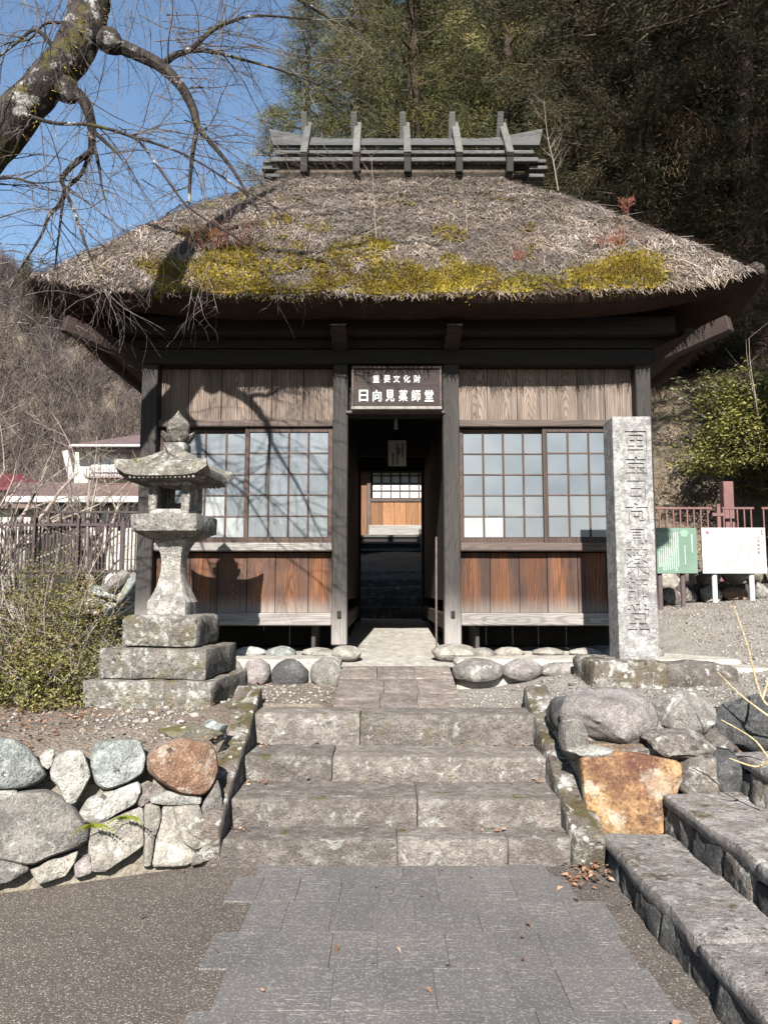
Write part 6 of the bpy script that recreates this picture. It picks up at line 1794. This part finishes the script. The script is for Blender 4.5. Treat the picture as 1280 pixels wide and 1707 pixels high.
# high crowned cedars added out of the picture on the right to keep the grove there in shade
CED.append(cedar_meshes(6, 30, 4.0, 10.4, 95, M_CEDD))
for i, (x, y, s) in enumerate([(6.7, 9.0, 1.0), (10.2, 8.6, 1.0), (13.6, 10, 1.05)]):
    cedar(x, y, 4, s, i * 2.1, 'unseen tall cedar added right of the temple yard to shade the grove', 'added shade cedars right of the yard')
# ------------------------------------------------------------------ leafy shrubs
M_AZ = leafy('azalea_leaf', [(0, (0.065, 0.06, 0.022)), (.4, (0.135, 0.125, 0.04)), (.75, (0.23, 0.205, 0.06)), (.9, (0.20, 0.19, 0.05)), (1, (0.22, 0.11, 0.05))], .5, .35, .15)
M_EV = leafy('evergreen_leaf', [(0, (0.055, 0.06, 0.018)), (.5, (0.14, 0.138, 0.036)), (1, (0.30, 0.275, 0.075))], .42, .4, .15)
M_BAM = leafy('bamboo_leaf', [(0, (0.16, 0.16, 0.07)), (1, (0.40, 0.38, 0.22))], .5, .3, .15)
def shrub(name, base, rx, ry, h, seed, nstem, nleaf, ls, m, label, cat='shrub', group=None, lm=(LEAF_V, LEAF_F), stem=None, hollow=.35, gmask=None):
    g = np.random.default_rng(seed); rg = random.Random(seed); base = Vector(base)
    t_ = thing(name, base, label, cat, group); mb = MB(); tips = []
    for k in range(nstem):
        a = rg.uniform(0, 6.28); e = rg.uniform(.2, 1) ** .6
        d = Vector((math.cos(a) * rx * e, math.sin(a) * ry * e, h * rg.uniform(.5, 1.0)))
        p = shoot(mb, base + Vector((math.cos(a) * rx * .18, math.sin(a) * ry * .18, 0)), d, d.length, .009 + .004 * h, rg, -.05, .22, 7, 4, 5, .5, 2)
        tips += p[2:]
    mb.build('stems', stem or M_PTWIG, t_)
    n = nleaf
    u = g.normal(0, 1, (n, 3)); u /= np.linalg.norm(u, axis=1)[:, None]; u[:, 2] = np.abs(u[:, 2]) * 1.0 - .12
    rr = (hollow + (1 - hollow) * g.uniform(0, 1, n) ** .6)[:, None]
    P = u * rr * np.array([[rx, ry, h]]); lump = np.array([1 + .30 * nz(p, 2.4 / max(rx, .5), seed) + .22 * nz(p, 6.5 / max(rx, .5), seed + 3) for p in P])[:, None]
    P = P * lump
    cl = np.array([nz(p, 4.5, seed + 7) for p in P]); P = P[cl > -.28]; n = len(P); P[:, 2] = np.maximum(P[:, 2], .02)
    # leaves in little rosettes
    k = 4; P = np.repeat(P, k, 0) + g.normal(0, ls * .55, (n * k, 3)); n *= k
    s_ = (ls * g.uniform(.6, 1.25, n))[:, None] * np.ones((n, 3)); s_[:, 1] *= .8
    rn = np.clip(.5 + .5 * np.array([nz(p, 2.2, seed + 1) for p in P]) + g.normal(0, .22, n), 0, 1)
    o = inst('foliage', scatter_mesh('foliage', lm[0], lm[1], P, s_, rot_mats(g, n, .9), m, g, rnd=rn), t_); tag(o, kind='stuff')
    return t_
def gz(x, y): return terr_h(x, y) - .02
for i, (x, y, rx, ry, h, n, lab) in enumerate([(-2.62, 6.0, .50, .5, .50, 2600, 'dense low azalea shrub at the left of the lantern base'), (-3.3, 5.7, .6, .55, .75, 3000, 'rounded azalea shrub at the left edge of the picture'),
        (-3.05, 7.2, .8, .6, 1.15, 4200, 'sprawling azalea shrub with yellowish leaves behind the lantern'), (-4.3, 7.4, .95, .7, 1.35, 4600, 'large azalea shrub behind the left edge shrubs'), (-2.5, 6.9, .4, .4, .45, 1000, 'small sparse azalea beside the lantern base')]):
    shrub('azalea', (x, y, gz(x, y)), rx, ry, h, 40 + i, 12, n, .030, M_AZ, lab, 'shrub', 'azaleas left of the lantern')
shrub('sparse_shrub', (-4.15, 9.3, gz(-4.15, 9.3)), 1.0, .7, 1.25, 61, 14, 2600, .032, M_AZ, 'open twiggy shrub with few yellow green leaves in front of the picket fence', hollow=.2)
shrub('sparse_shrub', (-5.6, 8.6, gz(-5.6, 8.6)), 1.1, .8, 1.35, 62, 14, 1800, .03, M_AZ, 'bare reddish twiggy shrub low at the far left', hollow=.2)
zb = far_h(6.6, 14.2)
ev = shrub('evergreen_shrub', (7.05, 13.9, zat(800, 13.9) + .2), 1.65, 1.1, 2.35, 71, 6, 5200, .075, M_EV, 'big sunlit evergreen shrub on the bank at the right edge', 'shrub', None, (LEAF2_V, LEAF2_F), hollow=.5)
shrub('evergreen_shrub', (8.6, 14.6, zat(790, 14.6) - .4), 1.9, 1.2, 2.6, 72, 5, 3000, .085, M_EV, 'evergreen shrub half cut off by the right edge behind the bigger one', 'shrub', None, (LEAF2_V, LEAF2_F), hollow=.5)
shrub('evergreen_shrub', (2.75, 2.5, .75), .62, .55, 1.3, 73, 6, 1500, .06, M_EV, 'unseen evergreen shrub added to shade the upper side steps', 'shrub', None, (LEAF2_V, LEAF2_F), hollow=.3)  # added outside the view to cast shade on the side steps
# dwarf bamboo leaning out above the evergreen
bt = thing('bamboo_clump', (8.2, 15.2, 3.5), 'pale arching bamboo leaves above the evergreen shrub', 'bamboo')
g = np.random.default_rng(8); mb = MB(); P, Dv = [], []
for k in range(26):
    p = Vector((8.2 + g.normal(0, .5), 15.2 + g.normal(0, .4), 3.4)); a = g.uniform(2.2, 4.2); pts = []
    for i in range(9):
        f = i / 8; q = p + Vector((math.cos(a) * 1.5 * f ** 1.5, math.sin(a) * .8 * f ** 1.5, 3.3 * f - 1.1 * f * f)); pts.append(q)
        if i > 4:
            for _ in range(9): P.append(q + Vector(g.normal(0, .12, 3))); Dv.append(math.atan2(math.sin(a), math.cos(a)) + g.normal(0, .7))
    mb.tube(pts, [.014 * (1 - .7 * i / 8) for i in range(9)], 4, cap=False)
mb.build('canes', M_PTWIG, bt)
n = len(P); s_ = np.ones((n, 3)) * g.uniform(.14, .26, n)[:, None]; s_[:, 1] *= .3
o = inst('foliage', scatter_mesh('foliage', LEAF_V, LEAF_F, np.array(P) - np.array(ORG[bt.name]), s_, rot_mats(g, n, .6), M_BAM, g), bt); tag(o, kind='stuff')

# dry grass on the bank behind the railing
M_DRY = leafy('dry_grass', [(0, (0.13, 0.085, 0.05)), (.5, (0.28, 0.205, 0.125)), (1, (0.46, 0.37, 0.245))], .8, .2)
n = 30000
g = np.random.default_rng(12)
P = np.stack([g.uniform(3.2, 9.5, n), g.uniform(12.6, 18.5, n), np.zeros(n)], 1)
P[:, 2] = [far_h(p[0], p[1]) for p in P]
D = np.stack([g.normal(-.35, .45, n), g.normal(-.55, .4, n), g.uniform(.0, .9, n)], 1); D /= np.linalg.norm(D, axis=1)[:, None]
W = np.cross(D, g.normal(0, 1, (n, 3))); W /= np.linalg.norm(W, axis=1)[:, None]; L = g.uniform(.10, .38, (n, 1)); w = g.uniform(.003, .008, (n, 1))
V = np.stack([P - W * w, P + W * w, P + D * L + np.array([[0, 0, -.06]])], 1).reshape(-1, 3)
o = inst('dry_grass', np_mesh('dry_grass', V, np.arange(len(V)).reshape(-1, 3), M_DRY, np.repeat(g.uniform(0, 1, n), 3))); tag(o, kind='stuff')
n = 1400                                               # short tufts on the left terrace
P = np.stack([g.uniform(-4, -1.2, n), g.uniform(5.2, 9, n), np.zeros(n)], 1)
P[:, 2] = [terr_h(p[0], p[1]) for p in P]; D = np.stack([g.normal(0, .5, n), g.normal(0, .5, n), g.uniform(.2, 1, n)], 1); D /= np.linalg.norm(D, axis=1)[:, None]
W = np.cross(D, g.normal(0, 1, (n, 3))); W /= np.linalg.norm(W, axis=1)[:, None]; L = g.uniform(.03, .1, (n, 1))
V = np.stack([P - W * .002, P + W * .002, P + D * L], 1).reshape(-1, 3)
o = inst('thin_grass', np_mesh('thin_grass', V, np.arange(len(V)).reshape(-1, 3), M_DRY, np.repeat(g.uniform(0, 1, n), 3))); tag(o, kind='stuff')
# brambles behind the railing
bm_ = thing('bramble', (6.3, 12.7, 1.7), 'tangle of thin bramble stems behind the railing at the right edge', 'bramble'); mb = MB(); rg = random.Random(5)
for k in range(46): shoot(mb, (rg.uniform(5.2, 7.6), rg.uniform(12.4, 13.2), 1.6), (rg.gauss(-.2, .6), rg.gauss(-.2, .3), 1), rg.uniform(.7, 1.7), .007, rg, .55, .3, 9, 4, 3, .5, 1)
mb.build('stems', M_PTWIG, bm_)

# ------------------------------------------------------------------ twigs entering at the right edge
tw = thing('bare_shrub', (3.1, 3.7, .95), 'bare shrub with pale yellowish stems reaching in at the right edge', 'shrub'); mb = MB(); rg = random.Random(17)
M_YT = bark('yellow_twig', (0.42, 0.32, 0.17), (0.58, 0.47, 0.29), .2)
for pts in ([(1310, 1190, 4.4), (1270, 1165, 4.45), (1245, 1075, 4.5), (1222, 1010, 4.6)], [(1310, 1300, 3.9), (1283, 1268, 4.0), (1255, 1232, 4.05), (1202, 1200, 4.1)], [(1283, 1268, 4.0), (1258, 1278, 4.05), (1215, 1264, 4.1)], [(1310, 1215, 4.1), (1268, 1185, 4.2), (1230, 1155, 4.3), (1195, 1120, 4.4)], [(1270, 1165, 4.45), (1285, 1120, 4.45), (1300, 1080, 4.4)]):
    B = bez([at(*p) for p in pts], 6); mb.tube(B, [.0075 - .005 * i / (len(B) - 1) for i in range(len(B))], 6, cap=False)
for k in range(26): shoot(mb, (3.1 + rg.gauss(.1, .12), 3.6 + rg.gauss(0, .3), .9), (rg.gauss(.2, .2), rg.gauss(-.1, .25), 1), rg.uniform(.8, 1.7), .008, rg, .1, .2, 9, 4, 6, .5, 2)
mb.build('stems', M_YT, tw)

# ------------------------------------------------------------------ seedlings on the thatch
def on_roof(px, py):
    """point of the front slope seen at that pixel"""
    best = None
    for t in np.linspace(0, 1, 90):
        y = HY0 + (YR - .26 - HY0) * t; z = ZE + HR * (t + .055 * math.sin(math.pi * t)); q = at(px, py, y)
        if best is None or abs(q.z - z) < best[0]: best = (abs(q.z - z), Vector((q.x, y, z)))
    return best[1]
M_REDC = leafy('red_cedar_spray', [(0, (0.16, 0.055, 0.045)), (1, (0.33, 0.13, 0.09))], .7, .2); M_RUST = leafy('rust_brush', [(0, (0.13, 0.05, 0.035)), (1, (0.32, 0.14, 0.085))], .8, .1)
def sprig(name, loc, h, n, m, label, seed, spread=.6, cat='seedling', stemr=.006):
    rg = random.Random(seed); t_ = thing(name, loc, label, cat); mb = MB(); mb.tube([loc, Vector(loc) + Vector((.01, 0, h * .5)), Vector(loc) + Vector((0, 0, h))], [stemr, stemr * .7, .002], 5, cap=False)
    mb.build('stem', M_TWIG, t_); mb = MB()
    for k in range(n):
        f = rg.uniform(.35, 1); a = rg.uniform(0, 6.28); d = Vector((math.cos(a) * spread, math.sin(a) * spread, rg.uniform(.25, .8))); L = h * .6 * rg.uniform(.5, 1) * (1.25 - f)
        p = Vector(loc) + Vector((0, 0, h * f)); pts = [p + d * (L * i / 5) + Vector((0, 0, .15 * L * (i / 5) ** 2)) for i in range(6)]
        for i in range(5):
            for _ in range(7):
                e = (d.normalized() * .6 + Vector((rg.gauss(0, .5), rg.gauss(0, .5), rg.gauss(0, .5)))).normalized(); w = e.orthogonal().normalized() * .0035
                mb.add([pts[i] - w, pts[i] + w, pts[i] + e * rg.uniform(.025, .05)], [(0, 1, 2)], rnd=rg.random())
        mb.tube(pts, .003, 3, cap=False)
    mb.build('sprays', m, t_)
def brush(loc, n, r, h, m, label, seed):
    rg = random.Random(seed); t_ = thing('dry_shrub', loc, label, 'shrub'); mb = MB()
    for k in range(n): shoot(mb, Vector(loc) + Vector((rg.gauss(0, r * .5), rg.gauss(0, r * .3), -.02)), (rg.gauss(0, .5), rg.gauss(-.2, .4), 1), h * rg.uniform(.5, 1.1), .0045, rg, .0, .3, 5, 3, 5, .5, 1, .5)
    mb.build('stems', m, t_)
sprig('cedar_seedling', on_roof(1046, 372), .34, 16, M_REDC, 'red brown cedar seedling growing on the right of the thatch', 3, .8)
brush(on_roof(1015, 415), 34, .22, .24, M_RUST, 'rusty dry brush on the right of the thatched roof', 4)
brush(on_roof(375, 420), 60, .34, .40, M_RUST, 'reddish dry brush on the left of the thatched roof', 5)
brush(on_roof(860, 432), 16, .10, .16, M_RUST, 'small rusty tuft near the middle of the eaves', 6)
def sapling(pts, Y, label, seed, r=.008):
    rg = random.Random(seed); P = [at(x, y, Y) for x, y in pts]; t_ = thing('sapling', P[0], label, 'sapling'); B = bez(P, 6); mb = MB(); mb.tube(B, [r * (1 - .75 * i / (len(B) - 1)) for i in range(len(B))], 5, cap=False)
    for k in range(12):
        i = rg.randint(int(len(B) * .25), len(B) - 1); dd = (B[i] - B[i - 1]).normalized(); s_ = Vector((rg.choice([-1, 1]), rg.gauss(0, .4), 0)); shoot(mb, B[i], dd * .9 + s_ * .6, (B[-1] - B[0]).length * rg.uniform(.15, .42), r * .45, rg, 0, .15, 5, 3, 2, .5, 1)
    mb.build('stem', M_PTWIG, t_)
sapling([(930, 318), (922, 270), (912, 225), (906, 165)], 9.7, 'thin leafless sapling rising from the thatch right of the ridge', 2)
q = on_roof(628, 408); sapling([(628, 408), (624, 350), (622, 310), (619, 262)], q.y, 'slender bare shoot growing from the middle of the thatch', 3, .006)
q = on_roof(778, 385); sapling([(778, 385), (777, 350), (779, 335)], q.y, 'short dead stalk on the thatch right of the middle', 4, .005)

# ------------------------------------------------------------------ bare trees and the wooded hill on the left
pale = M_PTWIG
bare_tree('bare_tree', (-8.0, 12.5, far_h(-8, 12.5)), 5.5, .75, 5, pale, 'pale barked bare tree leaning right in front of the houses at the left edge', None, 3, .10, (.45, 0), 2, (6, 5, 4))
bare_tree('bare_tree', (-9.6, 17.5, far_h(-9.6, 17.5)), 7.0, .8, 8, pale, 'wide many stemmed bare tree behind the picket fence', None, 3, .09, (.1, 0), 3, (6, 5, 4))
bare_tree('bare_tree', (-7.3, 19.5, far_h(-7, 19.5)), 6.5, .8, 9, pale, 'bare tree with fine twigs close to the left corner of the hall', None, 3, .08, (0, 0), 3, (6, 5, 3))
proto = [bare_tree('woodland_tree', (-13, 34, far_h(-13, 34)), 8.5, .7, 31, M_HTWIG, 'grey bare tree in the thicket behind the houses', 'bare trees behind the houses', 3, .10, (0, 0), 2, (6, 5, 4)),
         bare_tree('woodland_tree', (-17, 37, far_h(-17, 37)), 9.5, .6, 32, M_HTWIG, 'grey bare tree in the thicket behind the houses', 'bare trees behind the houses', 3, .11, (0, 0), 2, (6, 5, 4))]
rg = random.Random(77)
for k in range(34):
    px = rg.uniform(-60, 300); Y = rg.uniform(30, 46); x = at(px, 700, Y).x
    c = copy_tree(proto[k % 2]); c.location = (x, Y, far_h(x, Y) - .2); c.rotation_euler = (0, 0, rg.uniform(0, 6.28)); s_ = rg.uniform(.6, .95); c.scale = (s_, s_, s_)
# dark evergreens in the thicket
for i, (px, Y, s_) in enumerate([(205, 40, .34), (175, 46, .3), (235, 44, .36), (60, 88, .34), (40, 92, .36)]):
    x = at(px, 600, Y).x; t_ = thing('evergreen_tree', (x, Y, far_h(x, Y) - .3), ['dark round evergreen behind the upper storey of the house', 'dark evergreen left of the upper storey', 'dark evergreen close to the left corner of the hall', 'small dark conifer on the skyline of the left hill', 'dark conifer just below the skyline of the left hill'][i], 'tree'); t_.scale = (s_ * 1.25, s_ * 1.25, s_ * .8)
    for nm, m in zip(('crown', 'trunk', 'boughs'), CED[1 + i % 2]): inst(nm, m, t_)
# distant wood covering the hill
g = np.random.default_rng(33); pts = []
while len(pts) < 7400:
    x = g.uniform(-100, -8); y = g.uniform(52, 118)
    if abs(x / y) > .95: continue
    pts.append((x, y, far_h(x, y)))
pts = np.array(pts); n = len(pts); k = 28
P = np.repeat(pts, k, 0); H = np.repeat(g.uniform(3, 5.5, n), k); t = g.uniform(.0, 1, n * k)
P = P + np.stack([g.normal(0, .3, n * k), g.normal(0, .3, n * k), H * .75 * t], 1)
D = np.stack([g.normal(0, .55, n * k), g.normal(0, .55, n * k), g.uniform(.5, 1.2, n * k)], 1); D /= np.linalg.norm(D, axis=1)[:, None]
W = np.cross(D, g.normal(0, 1, (n * k, 3))); W /= np.linalg.norm(W, axis=1)[:, None]; L = (g.uniform(.7, 2.2, n * k))[:, None]; w = g.uniform(.015, .045, (n * k, 1))
V = np.stack([P - W * w, P + W * w, P + D * L], 1).reshape(-1, 3)
M_WOOD = leafy('distant_twigs', [(0, (0.045, 0.034, 0.032)), (.6, (0.095, 0.075, 0.07)), (1, (0.165, 0.135, 0.125))], .95, .05)
o = inst('hillside_wood', np_mesh('hillside_wood', V, np.arange(len(V)).reshape(-1, 3), M_WOOD, np.repeat(np.clip(np.repeat(g.uniform(0, 1, n), k) * .7 + g.uniform(0, .3, n * k), 0, 1), 3))); tag(o, kind='stuff')
